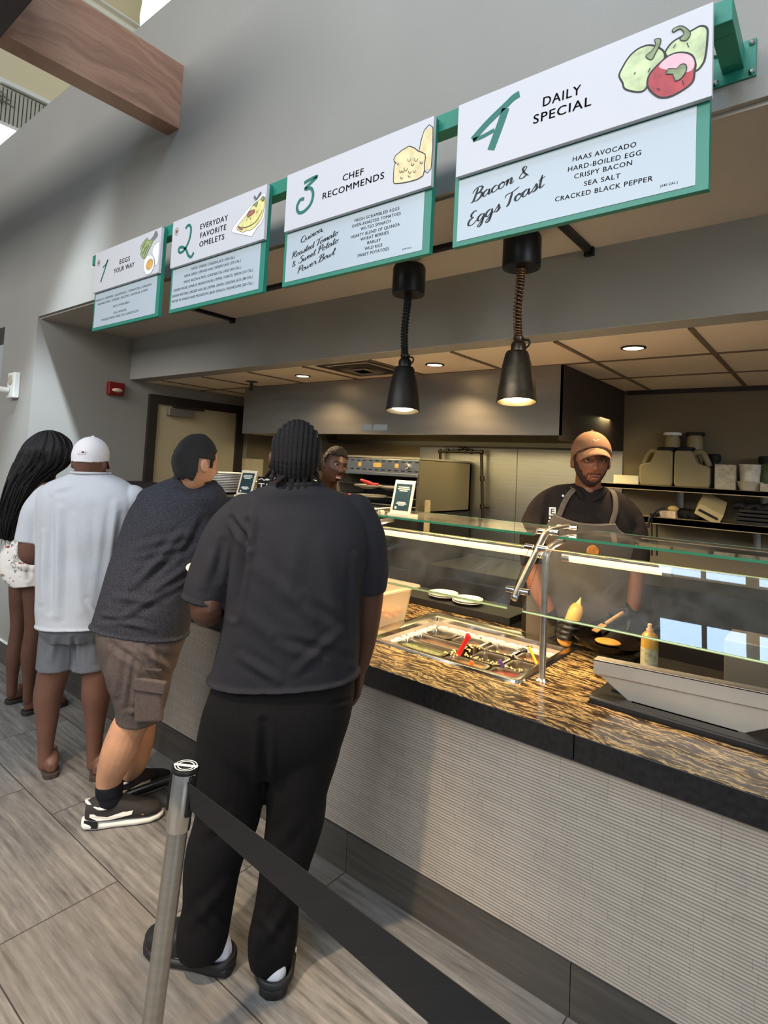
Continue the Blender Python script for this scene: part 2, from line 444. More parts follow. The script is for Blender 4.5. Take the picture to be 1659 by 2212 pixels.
lv.box(-8.10, -8.03, 2.15, 4.2, 5.54, 6.0)
sub(lv.build('louvre', mt_slat), w1)
sub(MB().box(-8.10, -8.04, 1.0, 2.16, 5.54, 6.0).build('pane', mt_skylit), w1)
sub(MB().box(-8.06, -8.0, 1.0, 4.2, 5.02, 5.50).build('lower_pane', mt_skylit), w1)
pm = MB()
for k in range(7):
    a = .35 + k * .36; pm.tube(catmull([(-7.95, 2.12, 5.72), (-7.95, 2.12 + .14 * math.cos(a), 5.72 + .17 * math.sin(a)), (-7.95, 2.12 + .26 * math.cos(a), 5.68 + .2 * math.sin(a))], 4), [.012] * 4 + [.008] * 4 + [.002], 5)
tag(pm.build('palm_frond', M('palm_green', srgb(96, 104, 84), .6)), 'pale palm fronds showing in the upper storey window', 'plant')
struct(MB().box(-8.0, 2.4, 2.45, 6.5, 8.3, 8.4).build('ceiling_upper', mt_cream))
rl = MB().box(-7.99, -7.93, 2.6, 5.5, 7.60, 7.66).box(-7.99, -7.93, 2.6, 5.5, 7.74, 7.77)
struct(rl.build('trim_5', mt_white))
mt_lamp = M('lit_lamp_shade', (1, .97, .9), .4, emit=((1, .95, .82), 2.2))
pl = thing('pendant_lamp', 'bright white lantern hanging beyond the top of the grey wall', 'lamp', loc=(-6.6, 3.4, 7.4))
sub(MB().lathe([(.05, -.42), (.15, -.36), (.17, -.12), (.15, .1), (.19, .16), (.16, .42), (.06, .52)], (-6.6, 3.35, 7.02), n=24).build('lamp_shade', mt_lamp, smooth='all'), pl)
sub(MB().tube([(-6.6, 3.35, 7.5), (-6.6, 3.35, 8.3)], .012).build('cord', mt_white), pl)

# walnut beam and the dark cross beam
wb = MB().box(-3.095, -2.975, .816, YW, 3.466, 3.845)
tag(wb.build('wooden_beam', mt_wood, bevel=.002), 'walnut veneered beam running into the tall grey wall', 'beam')
mt_darkwood = M('dark_walnut', srgb(62, 52, 50), .5, noise=(6, .2, (1, 8, 8)))
tag(MB().box(-8.0, -2.30, .50, .815, 3.462, 3.86).build('cross_beam', mt_darkwood), 'dark timber cross beam at the upper left, meeting the walnut beam', 'beam')

# ------------------------------------------------------------------ wall fittings
fa = thing('fire_alarm', 'red fire alarm strobe on the grey niche side wall left of the door', 'alarm', loc=(XN, 2.32, 2.13))
sub(MB().box(XN, XN + .05, 2.255, 2.39, 2.075, 2.185).build('housing', mt_red, bevel=.008), fa)
sub(MB().ball((XN + .055, 2.325, 2.118), .02, .045, .018).build('strobe_lens', M('strobe_lens', srgb(214, 190, 160), .2), smooth='all'), fa)
wu = thing('wall_alarm', 'white wall-mounted sounder with a round grille and a knob, on the pier', 'alarm', loc=(-5.1, YW, 2.09))
sub(MB().box(-5.16, -5.02, YW - .045, YW, 1.985, 2.185).build('housing', mt_plastic, bevel=.008), wu)
sub(MB().lathe([(.04, 0), (.04, .006), (.034, .008)], (-5.095, YW - .045, 2.125), (0, -1, 0)).build('speaker_grille', M('beige_grille', srgb(176, 168, 148), .6)), wu)
sub(MB().tube([(-5.11, YW - .045, 2.045), (-5.12, YW - .11, 2.045)], [.02, .026], 16).ball((-5.12, YW - .115, 2.045), .026).build('knob', mt_plastic, smooth=True), wu)

# ------------------------------------------------------------------ serving counter
ZC = .822
XR = .9
cb = thing('service_counter', 'long serving counter faced in ribbed taupe tile with a dark tile base', 'counter', loc=(-1.9, 1.9, 0))
prof = []
z = .152; P_ = .0098
while z < .744:
    for q in range(5):
        a = PI * q / 5
        prof.append((1.806 - .0032 * math.sin(a), z + P_ * q / 5))
    z += P_
rb = MB(); n = len(prof)
for x in (XN + .0, XR): rb.v += [(x, y, zz) for y, zz in prof] + [(x, 1.86, prof[-1][1]), (x, 1.86, prof[0][1])]
n += 2
rb.f = [(i, (i + 1) % n, n + (i + 1) % n, n + i) for i in range(n)] + [tuple(range(n)), tuple(range(2 * n - 1, n - 1, -1))]
sub(rb.build('ribbed_front', mt_rib), cb)
for i in range(8):
    x0 = XN if i == 0 else -4.20 + (i - 1) * .893
    x1 = min(-4.20 + i * .893, XR) - .0025
    if x1 > x0: sub(MB().box(x0, x1, 1.797, 1.86, 0.0, .1505).build('base_tile', mt_basetile), cb)
sub(MB().box(XN, -1.70, 1.86, 2.72, 0, .742).box(-.94, -.72, 1.86, 2.72, 0, .742).box(-1.70, -.94, 1.86, 2.72, 0, .56).box(-.72, XR, 1.86, 2.72, 0, .70).build('carcass', mt_dark), cb)
XJ = -.633
for x0, x1 in ((XN, XJ - .0012), (XJ + .0012, XR)):
    sub(MB().box(x0, x1, 1.780, 1.83, .742, .8205).build('stone_edge', mt_stone, bevel=.002), cb)
wt = MB()
for x0, x1, y0, y1 in ((XN, XR, 1.7805, 2.05), (XN, -1.70, 2.05, 2.74), (-1.70, -.94, 2.66, 2.74), (-.94, -.69, 2.05, 2.74)):
    wt.box(x0, x1, y0, y1, .7425 if y0 > 1.9 else .8205, ZC)
wt.box(XN, XR, 1.83, 2.05, .7425, .8215)
tag(wt.build('granite_worktop', mt_granite), 'gold and black streaked granite top of the serving counter', 'worktop')
# black plate ledge behind the worktop
tag(MB().box(-2.15, -1.32, 2.742, 3.0, .822, .862).box(-2.15, -1.32, 2.742, 2.76, .60, .822).build('plate_ledge', mt_blackm, bevel=.003), 'black ledge for plates along the cook side of the counter', 'shelf')
# cook-side black range next to the well
tag(MB().box(-.685, XR, 2.06, 2.735, .701, .842).build('cooktop', mt_dark, bevel=.006), 'black cooktop behind the steel spatter guard', 'cooktop')

# cold well
cw = thing('cold_well', 'drop-in steel cold well full of omelet fillings, set in the granite', 'cold well', loc=(-1.32, 2.35, ZC))
def ring_frame(mb, x0, x1, y0, y1, X0, X1, Y0, Y1, z0, z1):
    for a in ((X0, X1, Y0, y0), (X0, X1, y1, Y1), (X0, x0, y0, y1), (x1, X1, y0, y1)): mb.box(a[0], a[1], a[2], a[3], z0, z1)
    return mb
rim = MB()
def rrect(x0, x1, y0, y1, r, z, n=6):
    out = []
    for cx, cy, a0 in ((x1 - r, y1 - r, 0), (x0 + r, y1 - r, PI / 2), (x0 + r, y0 + r, PI), (x1 - r, y0 + r, 1.5 * PI)):
        for k in range(n + 1):
            a = a0 + PI / 2 * k / n; out.append(V3(cx + r * math.cos(a), cy + r * math.sin(a), z))
    return out
wx0, wx1, wy0, wy1 = -1.668, -.972, 2.072, 2.60
rim.loft([rrect(-1.725, -.93, 2.03, 2.672, .03, ZC), rrect(-1.722, -.933, 2.033, 2.669, .03, ZC + .008), rrect(-1.69, -.955, 2.052, 2.64, .025, ZC + .010), rrect(wx0, wx1, wy0, wy1, .02, ZC + .002), rrect(wx0, wx1, wy0, wy1, .02, ZC - .02)], cap=False)
sub(rim.build('rim', mt_steel2, smooth=True), cw)
bs = MB().loft([rrect(wx0, wx1, wy0, wy1, .02, ZC - .018), rrect(wx0 + .003, wx1 - .003, wy0 + .003, wy1 - .003, .02, .60), rrect(-1.5, -1.2, 2.2, 2.4, .02, .598)], cap=False)
bs.f.append(tuple(range(2 * 28, 3 * 28)))
sub(bs.build('basin', M('frosted_steel', srgb(190, 180, 166), .6, .25, noise=(12, .12)), smooth=True), cw)
# frost crust along the walls
fz = MB()
for i in range(420):
    e = random.random()
    if e < .62: p = (wx0 + .03 + random.random() * .64, wy1 - .012, .765 + random.random() * .02)
    else: p = (wx0 + .012, wy0 + .12 + random.random() * .38, .765 + random.random() * .02)
    fz.ball(p, .006 + random.random() * .008, .006, .007, n=8, m=5)
tag(sub(fz.build('frost', M('frost_white', srgb(236, 230, 220), .8), smooth='all'), cw), kind='stuff')

# food pans
mt_pan = M('pan_steel', srgb(190, 184, 172), .2, 1.)
def food(name, col, amt=.35, sc=90): return M(name, srgb(*col), .5, noise=(sc, amt), bump=(sc, .8))
PANS = [
    # x0 x1 y0 y1, food colour, fill depth, label
    (-1.655, -1.385, 2.205, 2.325, (112, 116, 70), .040, 'long steel pan of green filling along the front left of the cold well'),
    (-1.655, -1.375, 2.330, 2.440, (150, 112, 82), .045, 'long steel pan of brown filling behind the green one'),
    (-1.655, -1.505, 2.450, 2.575, (142, 136, 108), .055, 'small steel pan at the back left corner of the cold well'),
    (-1.490, -1.335, 2.450, 2.575, (140, 102, 80), .050, 'small steel pan of dark filling behind the red spoon'),
    (-1.310, -1.170, 2.450, 2.575, (150, 114, 88), .050, 'small steel pan of brown filling in the middle of the back row'),
    (-1.155, -.985, 2.440, 2.575, (156, 92, 66), .045, 'small steel pan with the yellow handled spoon, back right of the cold well'),
    (-1.300, -1.150, 2.290, 2.435, (90, 74, 62), .080, 'deep nearly empty steel pan in the middle of the cold well'),
    (-1.140, -.985, 2.305, 2.430, (108, 86, 70), .070, 'deep steel pan with the purple handled spoon, right of the middle'),
    (-1.155, -.985, 2.110, 2.295, (166, 76, 56), .035, 'steel pan of chopped red filling at the front right of the cold well'),
    (-1.370, -1.170, 2.110, 2.280, (196, 160, 104), .040, 'steel pan with the orange handled spoon, front middle of the cold well'),
]
for i, (x0, x1, y0, y1, col, dep, lab) in enumerate(PANS):
    t = thing('food_pan', lab, 'food pan', 'steel pans in the cold well', loc=((x0 + x1) / 2, (y0 + y1) / 2, .70))
    z = .772; r = min(.03, (y1 - y0) * .22)
    p = MB().loft([rrect(x0, x1, y0, y1, r, z - .003), rrect(x0, x1, y0, y1, r, z), rrect(x0 + .012, x1 - .012, y0 + .012, y1 - .012, r * .8, z + .001), rrect(x0 + .014, x1 - .014, y0 + .014, y1 - .014, r * .8, z - .01),
                   rrect(x0 + .02, x1 - .02, y0 + .02, y1 - .02, r * .8, z - .11), rrect((x0 + x1) / 2 - .02, (x0 + x1) / 2 + .02, (y0 + y1) / 2 - .02, (y0 + y1) / 2 + .02, .008, z - .112)], cap=False)
    p.f.append(tuple(range(5 * 28, 6 * 28)))
    sub(p.build('pan', mt_pan, smooth=True), t)
    nx, ny = 22, 14; f = MB(); a = x0 + .016; b = x1 - .016; c0 = y0 + .016; d0 = y1 - .016
    for j in range(ny):
        for q in range(nx):
            X = a + (b - a) * q / (nx - 1); Y = c0 + (d0 - c0) * j / (ny - 1)
            f.v.append((X, Y, z - dep * .55 + .006 * float(wob(V3(X, Y, 0), 60, i)) + .004 * float(wob(V3(X, Y, 1), 190, i + 5))))
    f.f = [(j * nx + q, j * nx + q + 1, (j + 1) * nx + q + 1, (j + 1) * nx + q) for j in range(ny - 1) for q in range(nx - 1)]
    tag(sub(f.build('filling', food('filling_%d' % i, col), smooth='all'), t), kind='stuff')
# loose crumbs on the pan rims
cr = MB()
for i in range(90):
    x = random.uniform(-1.42, -1.0); y = random.choice([2.443, 2.30, 2.29]) + random.uniform(-.012, .012)
    if random.random() < .45: x = random.uniform(-1.40, -1.31); y = random.uniform(2.24, 2.46)
    cr.obox((x, y, .778 + random.random() * .004), (.003, .001, 0), (-.001, .0028, 0), (0, 0, .002))
tag(cr.build('food_crumbs', M('crumb_cream', srgb(222, 196, 140), .7, noise=(200, .3))), 'scattered diced crumbs on the pan rims of the cold well', 'crumbs', kind='stuff')
def spoon(lab, col, base, tip, r=.009, flat=.45):
    t = thing('serving_spoon', lab, 'spoon', 'serving spoons in the cold well', loc=tuple(base))
    b = V3(*base); e = V3(*tip); d = unit(e - b)
    pts = [b, b + (e - b) * .12, b + (e - b) * .5, b + (e - b) * .85, e]
    sub(MB().tube(catmull(pts, 5), [r * .7] * 3 + [r] * 12 + [r * 1.25] * 4 + [r * .5] * 2, 12, flat=flat).build('handle', M(lab.split()[0] + '_handle', srgb(*col), .35), smooth='all'), t)
    sub(MB().tube([b + d * .005, b - d * .06, b - d * .075], [.004, .004, .004], 8).ball(b - d * .10, .028, .02, .008, axes=(d, unit(np.cross(d, V3(0, 0, 1))), unit(np.cross(np.cross(d, V3(0, 0, 1)), d)))).build('bowl', mt_steel2, smooth='all'), t)
spoon('red handled spoon standing in the middle of the cold well', (206, 32, 34), on(987, 1420, 2, .765), on(1014, 1370, 2, .885), .012)
spoon('yellow handled spoon leaning at the back right of the cold well', (226, 178, 30), on(1160, 1436, 2, .775), on(1143, 1398, 2, .825), .009)
spoon('purple handled spoon in the deep pan of the cold well', (92, 62, 140), on(1091, 1444, 2, .765), on(1078, 1427, 2, .80), .008)
spoon('orange handled spoon at the front edge of the cold well', (226, 110, 34), on(1018, 1440, 2, .775), on(1020, 1429, 2, .80), .008)

# clear bin of food left of the well
bn = thing('food_bin', 'clear plastic bin of orange food on the granite left of the cold well', 'bin', loc=(-1.88, 2.3, ZC))
mt_clear = M('translucent_plastic', srgb(238, 226, 206), .25, trans=.75, ior=1.3, alpha=1)
bx = MB().loft([rrect(-2.02, -1.73, 2.12, 2.42, .03, ZC + .002), rrect(-2.05, -1.70, 2.10, 2.44, .035, ZC + .17), rrect(-2.08, -1.67, 2.07, 2.47, .04, ZC + .172), rrect(-2.08, -1.67, 2.07, 2.47, .04, ZC + .180), rrect(-2.045, -1.705, 2.105, 2.435, .03, ZC + .180), rrect(-2.015, -1.735, 2.125, 2.415, .03, ZC + .008)])
sub(bx.build('bin', mt_clear, smooth=True), bn)
fd = MB()
for i in range(90): fd.ball((random.uniform(-1.99, -1.76), random.uniform(2.15, 2.39), ZC + .02 + random.random() * .06), random.uniform(.014, .026), None, .012, n=8, m=6)
tag(sub(fd.build('food', M('orange_food', srgb(222, 138, 84), .6), smooth='all'), bn), kind='stuff')

# steel spatter guard
sg = thing('spatter_guard', 'tapered steel spatter guard standing on the granite at the right', 'guard', loc=(-.4, 2.1, ZC))
pts = [(-.69, .955), (-.69, .912), (-.565, ZC + .012), (-.245, ZC + .012), (-.06, .935), (-.06, .985)]
g_ = MB().prism([(x, 2.125, z) for x, z in pts], (0, .008, 0))
g_.prism([(-.69, 2.112, .955), (-.69, 2.112, .905), (-.06, 2.112, .935), (-.06, 2.112, .985)], (0, .013, 0))
g_.prism([(-.69, 2.112, .955), (-.06, 2.112, .985), (-.06, 2.112, .978), (-.69, 2.112, .948)], (0, .05, 0))
sub(g_.build('panel', M('satin_steel', srgb(196, 188, 174), .48, .75, noise=(5, .08)), bevel=.002), sg)
sub(MB().prism([(-.70, 2.115, ZC), (XR, 2.115, ZC), (XR, 2.195, ZC), (-.70, 2.195, ZC)], (0, 0, .008)).box(-.56, -.25, 2.113, 2.135, ZC + .008, ZC + .02).build('base_rail', mt_steel2), sg)
sub(MB().box(-.64, -.60, 2.16, 2.2, ZC + .008, ZC + .03).build('foot', mt_blackm), sg)

# spray can behind it, frying pan
sc = thing('spray_can', 'yellow aerosol can of cooking spray behind the steel spatter guard', 'spray can', loc=(-.61, 2.42, .842))
cx_, cy_ = on(1403, 1400, 1, 2.42)[0], 2.42
sub(MB().lathe([(.030, 0), (.031, .006), (.031, .145), (.027, .160), (.017, .170)], (cx_, cy_, .842), n=28).build('body', M('yellow_can', srgb(206, 160, 70), .3, .4), smooth=True), sc)
sub(MB().lathe([(.0315, .02), (.0315, .115)], (cx_, cy_, .842), n=28, cap=False).build('label', M('blue_grey_label', srgb(176, 170, 140), .4, noise=(60, .35)), smooth=True), sc)
sub(MB().lathe([(.013, .168), (.013, .182), (.008, .184), (.008, .200), (.005, .202)], (cx_, cy_, .842), n=20).build('nozzle', M('peach_nozzle', srgb(216, 170, 130), .4), smooth=True), sc)
fp = thing('frying_pan', 'black frying pan held over the cooktop by the cook', 'pan', loc=(-.82, 2.66, .87))
pc = V3(-.80, 2.62, .868)
ax = unit(V3(.06, .0, 1))
sub(MB().lathe([(.02, 0), (.115, 0), (.15, .032), (.152, .036), (.147, .036), (.113, .005), (.02, .004)], pc, ax, n=40).build('pan', M('seasoned_pan', srgb(22, 17, 14), .25, .5), smooth=True), fp)
hb = pc + V3(.10, .10, .035)
sub(MB().tube([hb, hb + V3(.05, .08, .03), hb + V3(.10, .17, .06)], [.009, .012, .010], 12).build('handle', mt_black, smooth='all'), fp)
sub(MB().ball(pc + V3(0, .01, .016), .055, .045, .012).build('omelet', M('egg_yellow', srgb(190, 140, 60), .5, noise=(40, .2)), smooth='all'), fp)
wsn = thing('wooden_spatula', 'pale wooden spatula lying across the frying pan', 'spatula', loc=tuple(pc + V3(0, 0, .04)))
a_, b_ = at(1308, 1348, 2.62), at(1346, 1324, 2.66)
sub(MB().tube([a_, a_ + (b_ - a_) * .5, b_], [.009, .010, .010], 10, flat=.6).build('handle', M('pale_wood', srgb(206, 160, 104), .5), smooth='all'), wsn)
sub(MB().obox(a_ + (a_ - b_) * .35, unit(a_ - b_) * .03, unit(np.cross(a_ - b_, V3(0, 0, 1))) * .018, V3(0, 0, .0025)).build('blade', M('pale_wood_blade', srgb(196, 150, 96), .5)), wsn)
# grey steel bin at the right of the cooktop
tag(MB().box(-.345, -.03, 2.52, 2.72, .842, 1.02).build('steel_box', mt_dull, bevel=.004), 'grey steel box standing on the cooktop at the right edge', 'box')

# ------------------------------------------------------------------ glass sneeze guard
sgd = thing('sneeze_guard', 'slanted glass sneeze guard with a glass top shelf on steel posts', 'sneeze guard', loc=(-1.3, 2.1, ZC))
gl_lo, gl_hi = V3(0, 1.876, 1.127), V3(0, 2.040, 1.322)
nrm = V3(0, -.766, .643) * .006
for x0, x1 in ((-2.62, -.912), (-.857, XR)):
    a, b = gl_lo, gl_hi
    pn = MB().prism([a + V3(x0, 0, 0), a + V3(x1, 0, 0), b + V3(x1, 0, 0), b + V3(x0, 0, 0)], nrm)
    o = sub(pn.build('glass_pane', mt_glass), sgd)
    ed = MB().tube([a + V3(x0 + .002, -.001, .0), a + V3(x1 - .002, -.001, .0)], .0036, 8).tube([b + V3(x0 + .002, .0, .004), b + V3(x1 - .002, 0, .004)], .002, 6)
    ob = ed.build('polished_edge', mt_edge2); ob.parent = o
for x0, x1 in ((-2.55, -.93), (-.83, XR)):
    o = sub(MB().box(x0, x1, 2.11, 2.50, 1.362, 1.370).build('glass_shelf', mt_glass), sgd)
    ob = MB().box(x0, x1, 2.1075, 2.1098, 1.3615, 1.3705).box(x0, x1, 2.5002, 2.502, 1.3615, 1.3705).build('polished_edge', mt_glassedge); ob.parent = o
def guard_support(x, post=True):
    t = MB()
    if post:
        p = sub(MB().tube(catmull([(x, 2.13, ZC), (x, 2.13, 1.05), (x, 2.13, 1.26), (x, 2.15, 1.305), (x, 2.20, 1.325), (x, 2.30, 1.335)], 8), .0125, 16).build('post', mt_steel, smooth='all'), sgd)
        f = MB().lathe([(.026, 0), (.026, .004), (.017, .010), (.0135, .012)], (x, 2.13, ZC), n=24).build('base_flange', mt_steel2, smooth=True); f.parent = p
    arm = sub(MB().tube(catmull([(x, 1.866, 1.165), (x, 1.96, 1.245), (x, 2.07, 1.337), (x, 2.105, 1.365), (x, 2.16, 1.382), (x, 2.36, 1.386)], 8), .0125, 16).build('arm', mt_steel, smooth='all'), sgd)
    for (y, z, dx) in ((1.893, 1.190, 0), (2.035, 1.327, 0), (2.14, 1.379, 0), (2.34, 1.386, 0)):
        for s in (-1, 1):
            o = MB().tube([(x + s * .010, y, z), (x + s * .042, y, z)], .0115, 14).build('clamp', mt_steel2, smooth=True, bevel=.001); o.parent = arm
guard_support(-.885)
guard_support(-1.76)
guard_support(-2.60)
# strip lights under the shelf
mt_tube = M('lit_strip', (1, .8, .45), .4, emit=((1.0, .70, .30), 1.0))
for x0, x1 in ((-2.5, -.96), (-.835, -.50)):
    sl = thing('strip_light', 'warm strip light under the glass shelf, %s of the steel post' % ('left' if x0 < -1 else 'right'), 'lamp', loc=((x0 + x1) / 2, 2.25, 1.27))
    sub(MB().tube([(x0, 2.25, 1.272), (x1, 2.25, 1.272)], .013, 14).build('tube', mt_tube, smooth=True), sl)
    sub(MB().tube([(x0 - .03, 2.25, 1.272), (x0, 2.25, 1.272)], .017, 14).tube([(x1, 2.25, 1.272), (x1 + .03, 2.25, 1.272)], .017, 14).box(x0 - .03, x1 + .03, 2.255, 2.275, 1.288, 1.30).build('holder', mt_steel, smooth=True), sl)
light('counter_strip', 'AREA', (-1.5, 2.25, 1.25), 9, (1, .74, .40), shape='RECTANGLE', size=1.6, size_y=.03)

light('counter_strip_up', 'AREA', (-1.4, 2.25, 1.30), 6.5, (1, .76, .48), target=(-1.4, 2.25, 3), shape='RECTANGLE', size=2.0, size_y=.03)
# dark serving shelf further left, with its things
tag(MB().box(-4.6, -2.64, 2.05, 2.55, 1.340, 1.372).box(-4.6, -4.56, 2.1, 2.5, ZC, 1.34).box(-2.70, -2.66, 2.3, 2.5, ZC, 1.34).box(-4.56, -2.70, 2.49, 2.5, .95, 1.34).build('serving_shelf', mt_blackm, bevel=.003), 'black serving shelf on the counter behind the grey-shirted man', 'shelf')
tag(MB().box(-3.1, -2.8, 2.2, 2.42, ZC, 1.0).build('metal_container', mt_dull, bevel=.01), 'grey steel container under the serving shelf', 'container')

def tent(lab, x0, x1, y, z0, z1, rot=0):
    t = thing('table_tent', lab, 'sign', 'table signs with a printed card', loc=((x0 + x1) / 2, y, z0))
    w_ = x1 - x0; lean = .035
    fr_ = MB().prism([(x0, y, z0 + .012), (x1, y, z0 + .012), (x1, y + lean, z1), (x0, y + lean, z1)], (0, .006, .001))
    fr_.box(x0 - .004, x1 + .004, y - .012, y + .06, z0, z0 + .012)
    sub(fr_.build('holder', M('cream_acrylic', srgb(226, 214, 184), .3), bevel=.001), t)
    m_ = .012; ins = lambda fx, fz: V3(x0 + w_ * fx, y + lean * fz - .0012, z0 + .012 + (z1 - z0 - .012) * fz)
    sub(MB().prism([ins(.11, .10), ins(.89, .10), ins(.89, .9), ins(.11, .9)], (0, .001, 0)).build('card', M('teal_card', srgb(28, 54, 60), .4, noise=(60, .35))), t)
    pr = MB()
    for fz, hw in ((.80, .27), (.745, .30), (.69, .2), (.34, .2), (.30, .26), (.26, .15)):
        q = ins(.5, fz); pr.obox(q + V3(0, -.0008, 0), (w_ * hw, 0, 0), (0, .0003, 0), (0, 0, .0028))
    q = ins(.26, .17); pr.obox(q + V3(0, -.0008, 0), (.006, 0, 0), (0, .0003, 0), (0, 0, .006))
    sub(pr.build('printed_lines', M('card_print', srgb(216, 216, 200), .5)), t)
tent('teal card in a cream stand on the glass shelf beside the big man in black', -1.664, -1.548, 2.15, 1.3705, 1.536)
tent('teal card in a stand beside the stack of plates on the black shelf', -2.842, -2.700, 2.16, 1.3725, 1.532)
def plate_stack(lab, c, n, r, group):
    for i in range(n):
        o = MB().lathe([(.3 * r, 0), (.62 * r, .002), (r, .016), (r, .019), (.62 * r, .006), (.001, .005)], (c[0] + random.uniform(-.003, .003), c[1] + random.uniform(-.003, .003), c[2] + i * .0105), n=40).build('plate', mt_china, smooth=True)
        tag(o, lab[0] if i == n - 1 else lab[1] % i if '%' in lab[1] else lab[1], 'plate', group)
plate_stack(('white plate on top of the stack left of the teal card', 'white plate within the tall stack left of the teal card'), (-3.16, 2.30, 1.372), 12, .15, 'stack of white plates left of the teal card')
plate_stack(('white plate on top of the low stack behind the teal card', 'white plate within the low stack behind the teal card'), (-2.80, 2.38, 1.372), 8, .12, 'low stack of white plates behind the teal card')
plate_stack(('left white plate on the black ledge, on its twin', 'white plate at the bottom of the left pair on the black ledge'), (on(943, 1290, 2, .875)[0], 2.86, .862), 2, .085, 'left pair of plates on the black ledge')
plate_stack(('right white plate on the black ledge, on its twin', 'white plate at the bottom of the right pair on the black ledge'), (on(997, 1303, 2, .875)[0], 2.84, .862), 2, .085, 'right pair of plates on the black ledge')
tag(MB().lathe([(.05, 0), (.09, .002), (.125, .014), (.125, .017), (.09, .006), (.001, .005)], at(308, 1098, 3.22), unit(-FWH * .75 + UPV * .65), n=40).build('plate', mt_china, smooth=True), 'tilted white plate between the white-shirted and grey-shirted men', 'plate')
bs_ = thing('black_sign', 'black sign lettered TH beside the head of the big man', 'sign', loc=(-2.61, 2.2, 1.372))
sub(MB().box(-2.70, -2.50, 2.2, 2.215, 1.372, 1.502).build('board', mt_black), bs_)
sub(MB().tube(catmull([(-2.63, 2.207, 1.50), (-2.60, 2.207, 1.53), (-2.57, 2.207, 1.545), (-2.54, 2.207, 1.53), (-2.52, 2.207, 1.50)], 5), .012, 8).build('crest', mt_black, smooth=True), bs_)
# tongs on the glass shelf
tg = at(800, 1100, 2.36); 
tag(MB().tube([on(770, 1096, 2, 1.378), on(826, 1102, 2, 1.378)], [.006, .008], 8).tube([on(772, 1101, 2, 1.378), on(826, 1106, 2, 1.378)], [.006, .008], 8).tube([on(824, 1101, 2, 1.378), on(828, 1107, 2, 1.378)], .008, 8).build('tongs', M('cream_tongs', srgb(222, 200, 168), .3), smooth=True), 'pale tongs lying on the glass shelf beside the big man', 'tongs')

# ------------------------------------------------------------------ kitchen behind
hd = thing('extractor_hood', 'long stainless extractor hood hanging under the kitchen ceiling', 'hood', loc=(-2.7, 3.7, 1.82))
HX0, HX1, HY0, HZ = -4.10, -1.24, 3.14, 1.822
h_ = MB().box(HX0, HX1, HY0, HY0 + .012, HZ, ZK).box(HX0, HX0 + .012, HY0 + .012, YB, HZ, ZK)
h_.box(HX0 + .012, HX1 - .012, HY0 + .012, HY0 + .05, HZ, HZ + .012)
sub(h_.build('canopy', mt_hood), hd)
sub(MB().box(HX1 - .012, HX1, HY0, YB, HZ - .03, ZK).build('end_panel', M('brown_steel', srgb(58, 46, 35), .7, .2)), hd)
sub(MB().box(HX0 + .012, HX1 - .012, HY0 + .05, YB, 2.02, 2.04).build('filter_panel', mt_dull), hd)
gt = MB()
for i in range(4): gt.box(HX0 + .02, HX1 - .02, 3.55 + i * .19, 3.57 + i * .19, 1.90, 2.02)
sub(gt.build('filter_rail', mt_dull), hd)
sub(MB().box(HX0 + .02, HX1 - .02, 4.20, 4.25, 1.80, 1.835).build('light_rail', mt_dark), hd)
for (u0, u1) in ((782, 804), (808, 837)):
    a, b = on(u0, 917, 1, HY0)[0], on(u1, 917, 1, HY0)[0]
    z0, z1 = on(u0, 930, 1, HY0)[2], on(u0, 917, 1, HY0)[2]
    sub(MB().box(a, b, HY0 - .002, HY0, z0, z1).build('data_plate', mt_steel2), hd)
light('hood_lamp', 'AREA', (-2.3, 3.9, 1.99), 20, (1.0, .84, .42), shape='RECTANGLE', size=2.2, size_y=.2)
light('hood_lamp', 'AREA', (-2.4, 3.3, 1.99), 11, (1.0, .82, .42), target=(-2.4, 4.2, 1.3), shape='RECTANGLE', size=1.6, size_y=.1)

bsx = [(-3.02, -2.06), (-2.055, -1.50), (-1.495, -1.24)]
for i, (a, b) in enumerate(bsx):
    o = MB().box(a, b, YB - .012, YB, .9, 1.79).build('wall_panel', mt_steel)
    tag(o, ('tall steel splash panel behind the broiler', 'steel splash panel behind the dark gas pipe', 'steel splash panel behind the head of the cook in the tan cap')[i], 'panel')

br = thing('broiler', 'steel salamander broiler with a slotted front under the hood', 'broiler', loc=(-2.9, 3.8, 1.27))
BX0, BX1, BY = -3.30, -2.464, 3.50
sub(MB().box(BX0, BX1, BY + .02, 4.28, 1.66, 1.675).box(BX0, BX0 + .02, BY + .02, 4.28, 1.27, 1.66).box(BX0, BX1, 4.26, 4.28, 1.27, 1.66).box(BX0, BX1, BY + .02, 4.28, 1.255, 1.27).build('casing', mt_dull), br)
sub(MB().box(BX1 - .02, BX1, BY + .02, 4.28, 1.256, 1.655).build('side_panel', M('warm_grey_steel', srgb(112, 102, 82), .5, .5)), br)
fpn = sub(MB().box(BX0, BX1, BY, BY + .02, 1.545, 1.655).box(BX0, BX1, BY - .012, BY + .01, 1.525, 1.548).build('front_panel', mt_steel, bevel=.002), br)
sl = MB()
for i in range(13):
    x = BX0 + .04 + i * .064
    for z in (1.632, 1.563): sl.box(x, x + .034, BY - .001, BY + .001, z, z + .009)
o = sl.build('slots', mt_blackm); o.parent = fpn
for u, w_ in ((777, .03), (815, .08), (857, .035)):
    x = on(u, 1010, 1, BY)[0]
    o = MB().box(x - w_ / 2, x + w_ / 2, BY - .002, BY, 1.588, 1.622).build('badge', M('badge_%d' % u, srgb(176, 142, 76), .5, noise=(80, .3))); o.parent = fpn
x = on(880, 1015, 1, BY)[0]
o = MB().lathe([(.022, 0), (.02, .02), (.012, .035)], (x, BY, 1.605), (0, -1, 0), n=20).build('knob', mt_steel2, smooth=True); o.parent = fpn
